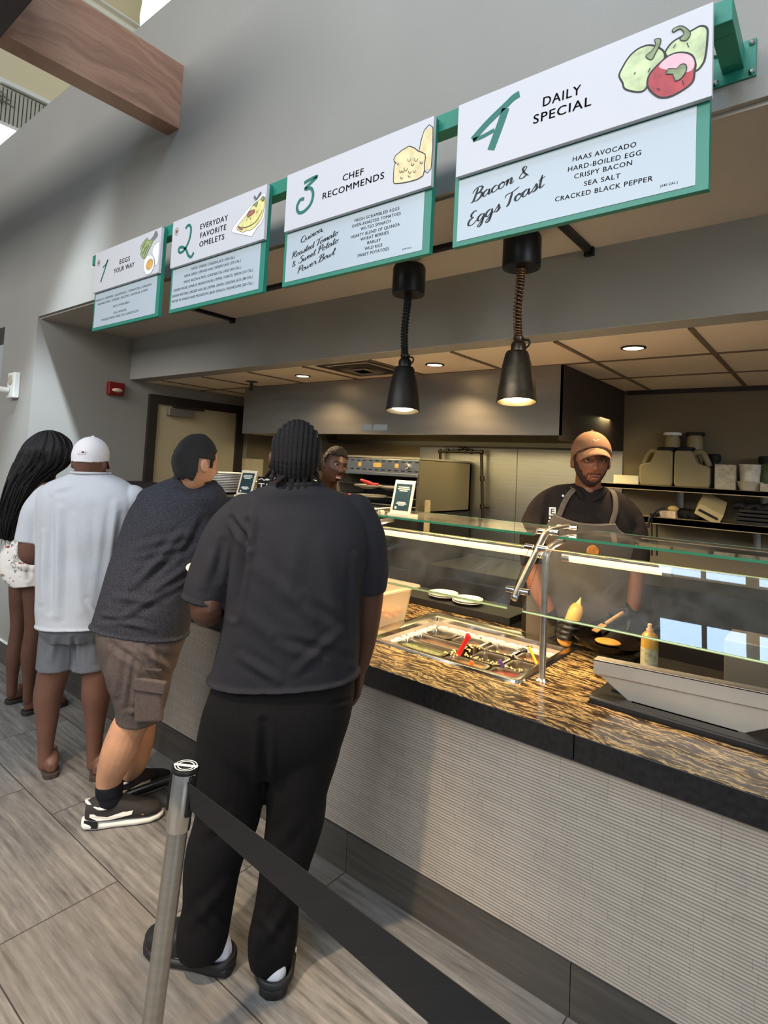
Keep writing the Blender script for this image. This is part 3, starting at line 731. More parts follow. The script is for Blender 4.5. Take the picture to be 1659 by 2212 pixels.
cav = MB().box(BX0 + .02, BX1 - .02, BY + .35, BY + .36, 1.27, 1.545)
sub(cav.build('cavity', mt_blackm), br)
for z in (1.45, 1.36, 1.30):
    r_ = MB()
    for i in range(20): r_.tube([(BX0 + .03 + i * .041, BY + .03, z), (BX0 + .03 + i * .041, BY + .34, z)], .003, 6)
    r_.tube([(BX0 + .02, BY + .03, z), (BX1 - .02, BY + .03, z)], .005, 8)
    sub(r_.build('rack', mt_steel), br)
for i, (u, v, uu, vv, c) in enumerate(((778, 1036, 812, 1048, (190, 40, 40)), (792, 1048, 818, 1046, (150, 30, 34)), (752, 1068, 775, 1076, (160, 36, 40)))):
    a, b = at(u, v, 4.02), at(uu, vv, 4.02)
    tag(MB().tube([a, (a + b) / 2, b], [.008, .012, .009], 8).build('tong_handle', M('red_handle_%d' % i, srgb(*c), .4), smooth='all'), ('long red handle resting highest in the broiler', 'short dark red handle under the long one in the broiler', 'red handle low at the left of the broiler')[i], 'handle')
for i, (u, v, r_) in enumerate(((795, 1056, .10), (800, 1078, .12), (845, 1060, .09))):
    p_ = at(u, v, 4.05)
    tag(MB().lathe([(.3 * r_, 0), (r_, .02), (r_, .03), (.9 * r_, .03), (.3 * r_, .01)], p_, n=28).build('skillet', mt_dull, smooth=True), ('dull skillet on the upper broiler rack', 'wide dull skillet on the lower broiler rack', 'small dull skillet at the right of the broiler')[i], 'pan')
tag(MB().box(-3.35, -2.46, 3.45, 4.28, 0, 1.25).build('range_base', mt_dark), 'dark range carrying the broiler', 'range')
tag(MB().box(-2.38, -1.25, 3.55, 4.28, 0, .90).build('back_counter', mt_dark), 'dark back counter below the gas pipe', 'counter')
tag(MB().box(-2.43, -2.405, 3.56, 3.60, 1.10, 1.36).build('switch_cover', M('beige_cover', srgb(178, 158, 120), .6)), 'beige cover strip beside the broiler', 'cover')

gp = thing('gas_pipe', 'dark threaded gas pipe looping down the steel splash panel', 'pipe', loc=(-2.5, 4.25, 1.3))
yp = 4.25
A = lambda u, v: on(u, v, 1, yp)
pp = [A(951, 1005), A(951, 983), A(953, 976), A(962, 973)]
mt_pipe = M('dark_pipe', srgb(40, 33, 26), .4, .6)
main = MB().tube([A(951, 1006), A(951, 974)], .013, 14).tube([A(948, 975), A(1044, 977)], .013, 14).tube([A(1040, 975), A(1043, 1130)], .013, 14)
sub(main.build('pipe', mt_pipe, smooth=True), gp)
for u, v in ((951, 975), (1040, 977)): sub(MB().ball(A(u, v), .021).build('elbow', mt_pipe, smooth='all'), gp)
for u, v in ((967, 974), (990, 974), (1005, 975), (1018, 976)): sub(MB().tube([A(u - 3, v), A(u + 3, v)], .019, 14).build('union', mt_pipe, smooth=True), gp)
sub(MB().tube([A(998, 974), A(998, 967)], .014, 12).box(*[c for t in zip(A(992, 968) - V3(0, .01, 0), A(1004, 964) + V3(0, .01, 0)) for c in (min(t), max(t))]).build('valve', mt_pipe, smooth=True), gp)
for v in (1034, 1094): sub(MB().tube([A(1041.5, v - 5), A(1042, v + 5)], .02, 14).build('coupling', mt_pipe, smooth=True), gp)
sub(MB().tube([A(1042, 1095), A(1056, 1096)], .009, 10).build('valve_lever', mt_pipe, smooth=True), gp)

# sheets pinned on the wall left of the hood
na, nb_ = on(522, 990, 0, XN + .013), on(566, 1040, 0, XN + .013)
tag(MB().box(XN + .012, XN + .015, na[1], nb_[1], nb_[2], na[2]).build('paper_notice', M('cream_paper', srgb(206, 190, 152), .8, noise=(40, .12))), 'cream paper notice taped to the kitchen side wall beyond the door', 'notice')

# back shelves
mt_shelf = M('worn_steel_shelf', srgb(176, 158, 126), .55, .35, noise=(5, .12))
YS = 4.05
def shelf(name, lab, zt, zb, x0):
    t = thing('wall_shelf', lab, 'shelf', loc=(-.3, 4.2, zt))
    sub(MB().box(x0, 1.2, YS, YB, zb + .004, zt).box(x0, 1.2, YS, YS + .012, zb, zt).build('board', mt_shelf, bevel=.002), t)
    return t
zt1 = on(1400, 1048, 1, YS)[2]; zt2 = on(1540, 1128, 1, YS)[2]
s1 = shelf('wall_shelf', 'upper steel wall shelf holding jugs and cartons, behind the cook', zt1, zt1 - .034, -1.33)
s2 = shelf('wall_shelf', 'lower steel wall shelf with dark trays and a tilted box, behind the cook', zt2, zt2 - .045, -1.05)
def bracket(u, zt, par):
    x = on(u, 1080, 1, 4.1)[0]
    b = MB().prism([(x, YS + .05, zt - .034), (x, YB - .002, zt - .034), (x, YB - .002, zt - .17), (x, YB - .03, zt - .17)], (.004, 0, 0)).box(x - .012, x + .025, YB - .006, YB - .001, zt - .18, zt - .034)
    sub(b.build('bracket', mt_steel), par)
bracket(1452, zt1, s1); bracket(1640, zt1, s1); bracket(1625, zt2 - .01, s2)
mt_jug = M('cloudy_jug', srgb(152, 138, 102), .35, trans=.15, noise=(6, .1))
def jug(u0, u1, flip, lab):
    a, b = on(u0, 1040, 1, 4.17)[0], on(u1, 1040, 1, 4.17)[0]; w_ = b - a; c = (a + b) / 2; H = .235
    t = thing('plastic_jug', lab, 'jug', 'cloudy jugs on the upper shelf', loc=(c, 4.17, zt1))
    X = lambda f: (a + w_ * f) if not flip else (b - w_ * f)
    sh = MB().prism([(X(.03), 4.10, zt1), (X(0), 4.10, zt1 + .03), (X(0), 4.10, zt1 + H * .56), (X(.10), 4.10, zt1 + H * .60), (X(.34), 4.10, zt1 + H * .66), (X(.5), 4.10, zt1 + H * .98), (X(.55), 4.10, zt1 + H), (X(.97), 4.10, zt1 + H), (X(1), 4.10, zt1 + H * .9), (X(1), 4.10, zt1 + .03), (X(.97), 4.10, zt1)], (0, .15, 0))
    sub(sh.build('body', mt_jug, bevel=.02, seg=4), t)
    hp = [(X(.07), 4.175, zt1 + H * .58), (X(.14), 4.175, zt1 + H * .75), (X(.26), 4.175, zt1 + H * .95), (X(.40), 4.175, zt1 + H * .97), (X(.55), 4.175, zt1 + H * .93)]
    sub(MB().tube(catmull(hp, 5), .02, 12).build('handle', mt_jug, smooth='all'), t)
    sub(MB().lathe([(.055, 0), (.057, .004), (.057, .02), (.05, .024)], (X(.74), 4.175, zt1 + H), n=30).build('lid', mt_blackm, smooth=True), t)
jug(1386, 1457, False, 'cloudy plastic jug with its handle on the left, on the upper shelf')
jug(1460, 1537, True, 'cloudy plastic jug with its handle on the right, on the upper shelf')
for u, mt_l, lab in ((1454, mt_plastic, 'pale jar with a white lid behind the left jug'), (1502, mt_blackm, 'pale jar with a black lid behind the right jug')):
    x = on(u, 960, 1, 4.28)[0]; t = thing('tall_jar', lab, 'jar', loc=(x, 4.265, zt1))
    zt = on(u, 941, 1, 4.26)[2]
    sub(MB().lathe([(.045, 0), (.047, .01), (.047, zt - zt1 - .03), (.038, zt - zt1)], (x, 4.265, zt1), n=28).build('body', M('tan_jar_' + str(u), srgb(150, 134, 100), .4), smooth=True), t)
    sub(MB().lathe([(.058, 0), (.058, .018), (.055, .02)], (x, 4.265, zt), n=28).build('lid', mt_l, smooth=True), t)
def shelf_box(u0, v0, u1, v1, y, dep, z0, mt, name, lab, cat):
    a, b = on(u0, v1, 1, y)[0], on(u1, v1, 1, y)[0]
    zt = z0 + (v1 - v0) * (y * .84) / FOC
    return tag(MB().box(a, b, y, y + dep, z0, zt).build(name, mt, bevel=.003), lab, cat)
mt_carton = M('printed_carton', srgb(186, 176, 152), .6, noise=(45, .25))
shelf_box(1543, 998, 1588, 1053, 4.12, .09, zt1, mt_carton, 'carton', 'white printed carton on the upper shelf right of the jugs', 'carton')
shelf_box(1325, 1024, 1379, 1045, 4.10, .16, zt1, M('white_box', srgb(214, 204, 176), .6), 'flat_box', 'flat white box on the upper shelf beside the cook', 'box')
shelf_box(1642, 1040, 1690, 1057, 4.10, .12, zt1, mt_carton, 'small_carton', 'low white carton at the right end of the upper shelf', 'carton')
x = on(1541, 1000, 1, 4.22)[0]; t = thing('dark_bottle', 'dark bottle between the jugs and the carton', 'bottle', loc=(x, 4.24, zt1))
sub(MB().lathe([(.03, 0), (.033, .01), (.033, .12), (.02, .16), (.02, .17)], (x, 4.25, zt1), n=24).build('body', mt_dark, smooth=True), t)
sub(MB().lathe([(.036, .17), (.038, .18), (.038, .215), (.03, .222)], (x, 4.25, zt1), n=24).build('cap', mt_blackm, smooth=True), t)
x = on(1619, 1040, 1, 4.16)[0]; t = thing('white_tub', 'white tub stacked in a shallow bowl on the upper shelf', 'tub', loc=(x, 4.18, zt1))
sub(MB().lathe([(.055, .0), (.072, .05), (.075, .055), (.068, .055)], (x, 4.18, zt1), n=30).build('bowl', M('grey_white_bowl', srgb(190, 180, 160), .4), smooth=True), t)
sub(MB().lathe([(.05, .03), (.058, .155), (.061, .16), (.055, .16), (.05, .05)], (x, 4.18, zt1), n=30).build('cup', M('printed_cup', srgb(210, 202, 184), .4, noise=(30, .2)), smooth=True), t)
x = on(1655, 1015, 1, 4.2)[0]; t = thing('herb_jar', 'green herb jar with a black lid at the right end of the upper shelf', 'jar', loc=(x, 4.22, zt1))
sub(MB().lathe([(.04, 0), (.042, .01), (.042, .16), (.035, .17)], (x, 4.22, zt1), n=26).build('body', M('herb_green', srgb(70, 76, 40), .4, noise=(60, .4)), smooth=True), t)
sub(MB().lathe([(.042, .17), (.042, .21), (.036, .214)], (x, 4.22, zt1), n=26).build('lid', mt_blackm, smooth=True), t)
shelf_box(1424, 1104, 1459, 1120, 4.09, .08, zt2, M('red_white_box', srgb(206, 180, 150), .6, noise=(35, .3)), 'small_box', 'small white box with red print on the lower shelf', 'box')
p_ = on(1452, 1099, 1, 4.1); tag(MB().ball(p_ + V3(0, .03, .0), .033, .03, .02).build('onion', M('onion_skin', srgb(206, 178, 110), .5), smooth='all'), 'pale onion lying on the small box on the lower shelf', 'onion')
a_ = on(1502, 1108, 1, 4.06); b_ = on(1553, 1135, 1, 4.06); d_ = unit(b_ - a_); up_ = unit(np.cross(d_, V3(0, 1, 0))); up_ = up_ if up_[2] > 0 else -up_
t = thing('tilted_box', 'beige box tipped on its corner on the lower shelf', 'box', loc=tuple((a_ + b_) / 2))
L_ = np.linalg.norm(b_ - a_) / 2
sub(MB().obox((a_ + b_) / 2 + V3(0, .07, .05) + up_ * .02, d_ * L_, V3(0, .07, .04), up_ * .035).build('box', M('beige_box', srgb(186, 166, 120), .6), bevel=.002), t)
for f_ in (-.45, .35):
    sub(MB().obox((a_ + b_) / 2 + V3(0, -.001, .01) + up_ * .02 + d_ * L_ * f_, d_ * .03, V3(0, .002, .001), up_ * .007).build('slot', mt_blackm), t)
for i in range(4):
    x0 = on(1588, 1110, 1, 4.1)[0]
    tag(MB().box(x0 + .006 * i, x0 + .34, 4.09, 4.28, zt2 + .024 * i, zt2 + .018 + .024 * i).build('tray', mt_dark, bevel=.004), 'dark tray on top of the stack on the lower shelf' if i == 3 else 'dark tray within the stack on the lower shelf', 'tray', 'stack of dark trays on the lower shelf')
dk = MB()
for i in range(9): dk.ball((on(1590 + i * 9, 1090, 1, 4.15)[0], 4.17, zt2 + .105 + .012 * math.sin(i * 1.7)), .035, .05, .022, n=12, m=8)
tag(fuse('black_cloth', dk, mt_blackm, voxel=.006), 'crumpled black cloth on the stack of dark trays', 'cloth')
dk = MB()
for i in range(8): dk.ball((on(1468 + i * 6, 1110, 1, 4.15)[0], 4.18, zt2 + .03 + .015 * math.sin(i * 2.3)), .03, .05, .03, n=12, m=8)
tag(fuse('dark_bag', dk, mt_blackm, voxel=.006), 'dark bag slumped behind the tilted box on the lower shelf', 'bag')
tag(MB().tube([at(1408, 1112, 3.75), at(1408, 1200, 3.75)], .006, 10).tube([at(1419, 1112, 3.75), at(1419, 1200, 3.75)], .006, 10).tube([at(1404, 1112, 3.75), at(1424, 1112, 3.75)], .012, 8).tube(catmull([at(1400, 1140, 3.75), at(1404, 1118, 3.75), at(1416, 1104, 3.75), at(1436, 1098, 3.75)], 5), .008, 8).build('tool_rack', mt_dark, smooth=True), 'upright dark tool rack beside the shoulder of the cook', 'rack')
tag(MB().box(-1.2, 1.2, 3.85, YB, 0, .95).build('work_counter', mt_dark), 'dark work counter under the wall shelves', 'counter')

# ceiling fittings
mt_lens = M('lit_lens', (1, .85, .6), .4, emit=((1.0, .74, .40), 9))
for i, (x, lab) in enumerate(((-3.08, 'recessed ceiling light nearest the kitchen door'), (-1.928, 'recessed ceiling light between the two heat lamps'), (-.788, 'recessed ceiling light above the cook'))):
    t = thing('downlight', lab, 'lamp', 'recessed lights in the kitchen ceiling', loc=(x, 2.865, ZK))
    sub(MB().lathe([(.046, -.001), (.058, -.001), (.058, -.006), (.046, -.008)], (x, 2.865, ZK), n=32, cap=False).build('trim', mt_frame, smooth=True), t)
    sub(MB().lathe([(.001, -.0045), (.047, -.0045)], (x, 2.865, ZK), n=32, cap=False).build('lens', mt_lens), t)
    light('downlight_lamp', 'SPOT', (x, 2.865, ZK - .02), 44 if i != 2 else 36, (1.0, .72, .40), target=(x, 2.865, 0), spot_size=2.3, spot_blend=.8, shadow_soft_size=.045)
vt = thing('air_vent', 'square ceiling air vent in front of the hood', 'vent', loc=(-2.45, 2.80, ZK))
for k, (r_, dz) in enumerate(((.225, .0), (.165, -.012), (.10, -.02))):
    sub(MB().loft([[V3(-2.46 + sx * q, 2.82 + sy * q, ZK + z) for sx, sy in ((-1, -1), (1, -1), (1, 1), (-1, 1))] for q, z in ((r_, dz), (r_ - .012, dz - .006), (r_ - .05, dz + .0))], cap=(k == 2)).build('louvre', mt_frame if k != 2 else mt_dull), vt)
sp_ = on(543, 832, 2, ZK - .03)
tag(MB().lathe([(.05, .03), (.05, .026), (.012, .02), (.012, -.03), (.02, -.034), (.02, -.04)], sp_, n=20).build('sprinkler', mt_frame, smooth=True), 'dark ceiling sprinkler left of the hood', 'sprinkler')

# ------------------------------------------------------------------ heat lamps and their track
tk = thing('lamp_track', 'black lamp track under the soffit behind the menu signs', 'track', loc=(-2.1, 2.08, 2.58))
sub(MB().box(-3.42, -.82, 2.068, 2.10, 2.568, 2.588).build('rail', mt_black), tk)
for x in (-.862, -3.375):
    sub(MB().box(x - .014, x + .014, 2.10, 2.448, 2.566, 2.588).box(x - .02, x + .02, 2.425, 2.448, 2.553, 2.588).build('branch', mt_black), tk)
def heat_lamp(x, y, zb, lab, mt_shade, coil, sway):
    t = thing('heat_lamp', lab, 'lamp', 'heat lamps over the counter', loc=(x, y, 2.57))
    zc = zb + .548
    sub(MB().lathe([(.074, 0), (.077, .006), (.077, .122), (.07, .138), (.02, .142)], (x, y, zc), n=40).build('canister', mt_black, smooth=True), t)
    zt = zb + .235
    pth = catmull([V3(x, y, zc), V3(x - sway * .3, y, zc - .06), V3(x - sway, y, zc - .16), V3(x - sway * .6, y, zc - .25), V3(x, y, zt + .01)], 10)
    cd = sub(MB().tube(pth, .013 if not coil else .008, 12).build('cord', mt_black, smooth='all'), t)
    hp = []
    nt_ = 26
    for i in range(nt_ * 10):
        f = i / (nt_ * 10 - 1) * (len(pth) - 1); k = min(int(f), len(pth) - 2); c = pth[k] + (pth[k + 1] - pth[k]) * (f - k); a = i / 10 * 2 * PI
        hp.append(c + V3(math.cos(a), math.sin(a), 0) * .0155)
    o = MB().tube(hp, .0036, 6).build('coil', mt_coil if coil else mt_black, smooth='all'); o.parent = cd
    sub(MB().lathe([(.012, .03), (.022, .028), (.022, .018), (.016, .014), (.024, .008), (.030, -.002), (.030, -.028)], (x, y, zt), n=26).build('collar', mt_black if not coil else mt_bronze, smooth=True), t)
    o = MB().tube(catmull([(x + .03, y, zt - .02), (x + .046, y, zt - .005), (x + .044, y, zt + .012), (x + .022, y, zt + .016)], 5), .004, 8).build('finger_ring', mt_black, smooth='all'); o.parent = t; o.location = -t.location
    prof = [(.026, .212), (.043, .208), (.047, .200), (.058, .155), (.067, .105), (.074, .055), (.079, .004), (.080, 0), (.076, 0), (.070, .05), (.060, .11), (.045, .18), (.02, .19)]
    sub(MB().lathe(prof, (x, y, zb), unit(UPV + FWH * .11), n=48).build('lamp_shade', mt_shade, smooth=True), t)
    sub(MB().lathe([(.001, .004), (.035, .006), (.055, .016), (.056, .04), (.045, .08), (.02, .12)], (x, y, zb), unit(UPV + FWH * .11), n=28).build('bulb', M('lit_bulb', (1, .85, .6), .4, emit=((1.0, .78, .42), 22)), smooth='all'), t)
    light('heat_lamp_beam', 'SPOT', (x, y, zb + .012), 52, (1.0, .68, .33), target=(x, y + .12, 0), spot_size=1.9, spot_blend=.7, shadow_soft_size=.05)
heat_lamp(-1.594, 2.12, 1.857, 'black heat lamp on a black cord, the left of the two', M('black_lamp_shade', srgb(30, 27, 24), .45, .4), False, .012)
heat_lamp(-1.025, 2.12, 1.882, 'worn bronze heat lamp on a coiled cord, the right of the two', mt_bronze, True, .010)

# ------------------------------------------------------------------ menu signs
bt = thing('sign_bracket', 'green square-tube bracket carrying the four menu signs', 'bracket', loc=(-1.85, 1.52, 2.72))
sub(MB().box(-3.462, -.205, 1.493, 1.545, 2.692, 2.75).build('crossbar', mt_green, bevel=.002), bt)
for x in (-.23, -1.79, -3.43):
    a = sub(MB().box(x - .025, x + .025, 1.545, YW - .006, 2.692, 2.75).build('arm', mt_green, bevel=.002), bt)
    p_ = MB().box(x - .05, x + .052, YW - .006, YW, 2.662, 2.765).build('wall_plate', mt_green, bevel=.001); p_.parent = a
    for sx in (-.04, .042):
        for z in (2.674, 2.753):
            o = MB().lathe([(.008, 0), (.008, .006), (.004, .008)], (x + sx, YW - .006, z), (0, -1, 0), n=6).build('bolt', mt_steel2); o.parent = a

def text_mesh(s):
    cu = bpy.data.curves.new('t', 'FONT'); cu.body = s; cu.space_character = 1.12; cu.resolution_u = 3
    o = bpy.data.objects.new('t', cu); COL.objects.link(o)
    dg = bpy.context.evaluated_depsgraph_get(); dg.update()
    me = bpy.data.meshes.new_from_object(o.evaluated_get(dg)); bpy.data.objects.remove(o); bpy.data.curves.remove(cu)
    v = np.array([q.co[:] for q in me.vertices]); f = [tuple(p.vertices) for p in me.polygons]; bpy.data.meshes.remove(me)
    return v, f
def text(mb, s, p0, p1, cap, X, y, Z, bold=0):
    """lettering from p0 to p1 (mm on the sign, baseline), capital height in mm"""
    v, f = text_mesh(s)
    x0, x1 = v[:, 0].min(), v[:, 0].max(); hcap = .70
    p0 = V3(*p0); p1 = V3(*p1); L = np.linalg.norm(p1 - p0); d = (p1 - p0) / L; nn = V3(-d[1], d[0])
    out = []
    for q in v:
        r = p0 + d * ((q[0] - x0) / (x1 - x0) * L) + nn * (q[1] / hcap * cap)
        out.append((X + r[0] / 1000, y, Z + r[1] / 1000))
    mb.add(out, f)
    if bold:
        mb.add([(a + bold / 1000, b, c) for a, b, c in out], f)
def ribbon(mb, pts, w, X, y, Z, closed=False, dep=.0006, pen=None, n=6):
    q = catmull([V3(a, b) for a, b in pts], n, closed)
    if closed: q.append(q[0])
    L = []; R = []
    for i, p in enumerate(q):
        t = q[min(i + 1, len(q) - 1)] - q[max(i - 1, 0)]
        if closed and i in (0, len(q) - 1): t = q[1] - q[-2]
        t = t / (np.linalg.norm(t) + 1e-9)
        ww = w
        if pen: ww = w * (pen + (1 - pen) * max(0, -t[1]) ** 1.2 + .12 * abs(t[1]))
        e = 1.0 if closed or pen is None else min(1, .35 + min(i, len(q) - 1 - i) * .25)
        nn = V3(-t[1], t[0]) * ww / 2 * e; L.append(p + nn); R.append(p - nn)
    k = len(q); v = []
    for a in (L, R):
        v += [(X + p[0] / 1000, y, Z + p[1] / 1000) for p in a]
    v += [(x, yy - dep, z) for x, yy, z in v]
    f = []
    for i in range(k - 1):
        f += [(2 * k + i, 2 * k + i + 1, 3 * k + i + 1, 3 * k + i), (i, i + 1, 2 * k + i + 1, 2 * k + i), (k + i, 3 * k + i, 3 * k + i + 1, k + i + 1)]
    mb.add(v, f)
def patch(mb, pts, X, y, Z, n=4, dep=.0003, closed=True):
    q = catmull([V3(a, b) for a, b in pts], n, True) if n > 1 else [V3(a, b) for a, b in pts]
    mb.prism([(X + p[0] / 1000, y, Z + p[1] / 1000) for p in q], (0, -dep, 0))

GL = {
'a': (1.0, [[(.75, .85), (.45, 1), (.12, .75), (.05, .3), (.25, 0), (.5, .15), (.72, .6), (.78, .95)], [(.78, .95), (.72, .3), (.85, 0), (1.1, .3)]]),
'c': (.8, [[(.7, .8), (.45, 1), (.12, .7), (.08, .3), (.3, 0), (.55, .05), (.85, .35)]]),
'o': (.85, [[(.45, 1), (.12, .75), (.08, .3), (.3, 0), (.6, .15), (.72, .6), (.5, 1), (.55, .8), (.95, .9)]]),
'n': (.9, [[(0, .7), (.15, 1), (.18, .5), (.12, 0)], [(.14, .3), (.35, .85), (.55, 1), (.62, .7), (.58, .2), (.72, 0), (.95, .3)]]),
'm': (1.35, [[(0, .7), (.15, 1), (.18, .5), (.12, 0)], [(.14, .3), (.35, .85), (.52, 1), (.6, .7), (.56, 0)], [(.58, .3), (.8, .85), (1, 1), (1.07, .7), (1.03, .2), (1.17, 0), (1.4, .3)]]),
'g': (1.0, [[(.75, .85), (.45, 1), (.12, .75), (.05, .3), (.25, 0), (.5, .15), (.75, .7)], [(.8, .95), (.72, 0), (.55, -.8), (.25, -1), (.12, -.75), (.45, -.3), (1, .3)]]),
's': (.75, [[(0, .1), (.4, .8), (.5, 1.05), (.62, .5), (.5, .1), (.25, 0), (.1, .15)], [(.5, .05), (.85, .35)]]),
't': (.6, [[(.35, 2), (.22, .8), (.22, .15), (.4, 0), (.7, .3)], [(0, 1.35), (.7, 1.5)]]),
'u': (.95, [[(.05, 1), (.05, .3), (.25, 0), (.5, .2), (.68, 1)], [(.68, 1), (.64, .25), (.8, 0), (1, .3)]]),
'i': (.45, [[(.1, 1), (.06, .25), (.2, 0), (.45, .3)], [(.2, 1.5), (.18, 1.35)]]),
'e': (.75, [[(.08, .4), (.5, .55), (.6, .85), (.4, 1), (.12, .7), (.1, .25), (.3, 0), (.55, .05), (.8, .35)]]),
'd': (1.05, [[(.75, .85), (.45, 1), (.12, .75), (.05, .3), (.25, 0), (.5, .15), (.74, .7)], [(.95, 2), (.78, .8), (.75, .2), (.9, 0), (1.1, .3)]]),
'w': (1.15, [[(.05, 1), (.08, .2), (.25, 0), (.5, .4), (.55, 1)], [(.55, 1), (.55, .2), (.75, 0), (1, .5), (1, 1), (1.2, .9)]]),
'l': (.5, [[(.1, .4), (.5, 1.5), (.45, 2), (.28, 1.6), (.15, .3), (.3, 0), (.6, .3)]]),
'r': (.75, [[(0, .6), (.2, 1.1), (.3, .9), (.55, .95), (.5, .3), (.65, 0), (.9, .3)]]),
'B': (1.25, [[(.5, 2.1), (.35, 1), (.15, .05), (-.15, 0)], [(-.1, 1.5), (.1, 2), (.6, 2.25), (1.05, 1.9), (.85, 1.3), (.45, 1.1)], [(.45, 1.1), (1.05, 1), (1.05, .3), (.6, -.1), (.2, .05)]]),
'E': (1.15, [[(1, 1.9), (.7, 2.2), (.3, 1.9), (.35, 1.4), (.65, 1.2)], [(.65, 1.2), (.15, 1), (0, .4), (.3, 0), (.8, .1), (1.05, .5)]]),
'T': (1.1, [[(-.1, 1.5), (.1, 1.95), (.6, 1.9), (1.1, 2), (1.5, 2.2)], [(.75, 1.95), (.6, 1), (.45, .2), (.2, -.1)]]),
'Q': (1.35, [[(.8, 2), (.3, 1.8), (.05, 1), (.25, .2), (.7, 0), (1.15, .6), (1.15, 1.5), (.8, 2), (.6, 1.8)], [(.5, .3), (.9, -.1), (1.4, -.15)]]),
'R': (1.3, [[(.45, 2.1), (.3, 1), (.1, 0)], [(-.1, 1.6), (.2, 2.05), (.8, 2.15), (1.05, 1.7), (.7, 1.15), (.35, 1.1)], [(.5, 1.1), (.8, .4), (1.1, 0), (1.4, .25)]]),
'S': (1.15, [[(1.1, 1.8), (.9, 2.15), (.5, 2), (.45, 1.5), (.9, 1), (.85, .3), (.4, -.05), (0, .2), (.05, .6)]]),
'P': (1.15, [[(.5, 2.1), (.35, 1), (.15, -.2)], [(-.05, 1.4), (.2, 2), (.8, 2.2), (1.15, 1.75), (.85, 1.1), (.4, 1)]]),
'&': (1.3, [[(.9, .3), (.5, 0), (.1, .2), (.2, .7), (.6, 1.2), (.7, 1.6), (.45, 1.8), (.3, 1.5), (.6, .7), (1.1, 0)]]),
',': (.4, [[(.12, .1), (.02, -.3)]]), ' ': (.55, [])}
def script(mb, s, p0, p1, xh, X, y, Z, w):
    adv = sum(GL[c][0] for c in s); p0 = V3(*p0); p1 = V3(*p1); L = np.linalg.norm(p1 - p0); d = (p1 - p0) / L; nn = V3(-d[1], d[0])
    k = L / adv; cur = 0
    for c in s:
        a, st = GL[c]
        for q in st:
            ribbon(mb, [tuple(p0 + d * ((cur + x + .22 * z) * k) + nn * z * xh) for x, z in q], w, X, y, Z, pen=.30, n=5)
        cur += a
ZH = 2.497
SIGN_X = {4: -.934, 3: -1.72, 2: -2.538, 1: -3.337}
YH, YP = 1.4555, 1.4725
def C_(n, r, g, b, **k): return M(n, srgb(r, g, b), .55, **k)
art_g1 = C_('art_pale_green', 196, 208, 158, noise=(30, .28)); art_g2 = C_('art_stem_green', 134, 146, 104, noise=(60, .3)); art_r = C_('art_red', 176, 66, 70, noise=(40, .2)); art_p = C_('art_pink', 226, 178, 184, noise=(40, .12))
art_ch = C_('art_cheese', 226, 206, 156, noise=(30, .18)); art_om = C_('art_omelet', 226, 214, 140, noise=(50, .15)); art_hm = C_('art_ham', 160, 100, 84, noise=(60, .2)); art_bk = C_('art_outline', 34, 32, 34); art_gy = C_('art_grey_line', 120, 118, 124)
art_as = C_('art_asparagus', 150, 164, 110, noise=(70, .35)); art_yk = C_('art_yolk', 214, 160, 80, noise=(60, .2)); art_wh = C_('art_white', 236, 236, 232); mt_num = M('green_numeral', srgb(28, 108, 92), .5)
def sign_base(k, lab):
    X = SIGN_X[k]
    t = thing('menu_sign', lab, 'sign', 'menu signs over the counter', loc=(X, 1.48, 2.5))
    sub(MB().box(X + .000, X + .694, YH + .0005, 1.4715, ZH, 2.727).build('header_board', mt_signwhite, bevel=.0008), t)
    sub(MB().box(X - .012, X + .688, 1.4730, 1.4925, 2.283, 2.735).build('backing_board', mt_green, bevel=.0008), t)
    sub(MB().box(X + .004, X + .660, 1.4715 if 0 else 1.4715, 1.4729, 2.299, 2.4935).build('menu_sheet', mt_sheet), t)
    return X, t
YS_ = 1.4713
# --- 4
X, t = sign_base(4, 'menu sign 4, DAILY SPECIAL, with painted peppers, nearest the viewer')
mb = MB(); ribbon(mb, [(205, 190), (185, 185), (165, 173), (129, 153), (98, 134), (55, 102)], 20, X, YH, ZH); ribbon(mb, [(57, 100), (89, 101), (128, 108)], 12, X, YH, ZH); ribbon(mb, [(163, 162), (147, 119), (119, 50)], 24, X, YH, ZH)
sub(mb.build('numeral', mt_num), t)
mb = MB(); text(mb, 'DAILY', (277, 125), (383, 122), 27, X, YH - .0003, ZH, 1.2); text(mb, 'SPECIAL', (250, 84), (412, 80), 26, X, YH - .0003, ZH, 1.2)
sub(mb.build('title', mt_ink), t)
mb = MB()
for s, a, b, c in (('HAAS AVOCADO', (361, -51), (524, -61), 13), ('HARD-BOILED EGG', (349, -76), (536, -86), 13), ('CRISPY BACON', (367, -101), (515, -106), 13), ('SEA SALT', (394, -128), (487, -132), 13), ('CRACKED BLACK PEPPER', (315, -151), (565, -161), 13)):
    text(mb, s, a, b, c, X, YS_ - .0002, ZH, .5)
sub(mb.build('ingredients', mt_ink), t)
mb = MB(); text(mb, '(540 CAL.)', (583, -183), (622, -183), 6, X, YS_ - .0002, ZH, .3); sub(mb.build('calorie_note', mt_ink), t)
mb = MB(); script(mb, 'Bacon &', (52, -86), (240, -52), 17, X, YS_, ZH, 6.2); script(mb, 'Eggs Toast', (42, -160), (280, -98), 17, X, YS_, ZH, 6.2)
sub(mb.build('dish_name', mt_ink), t)
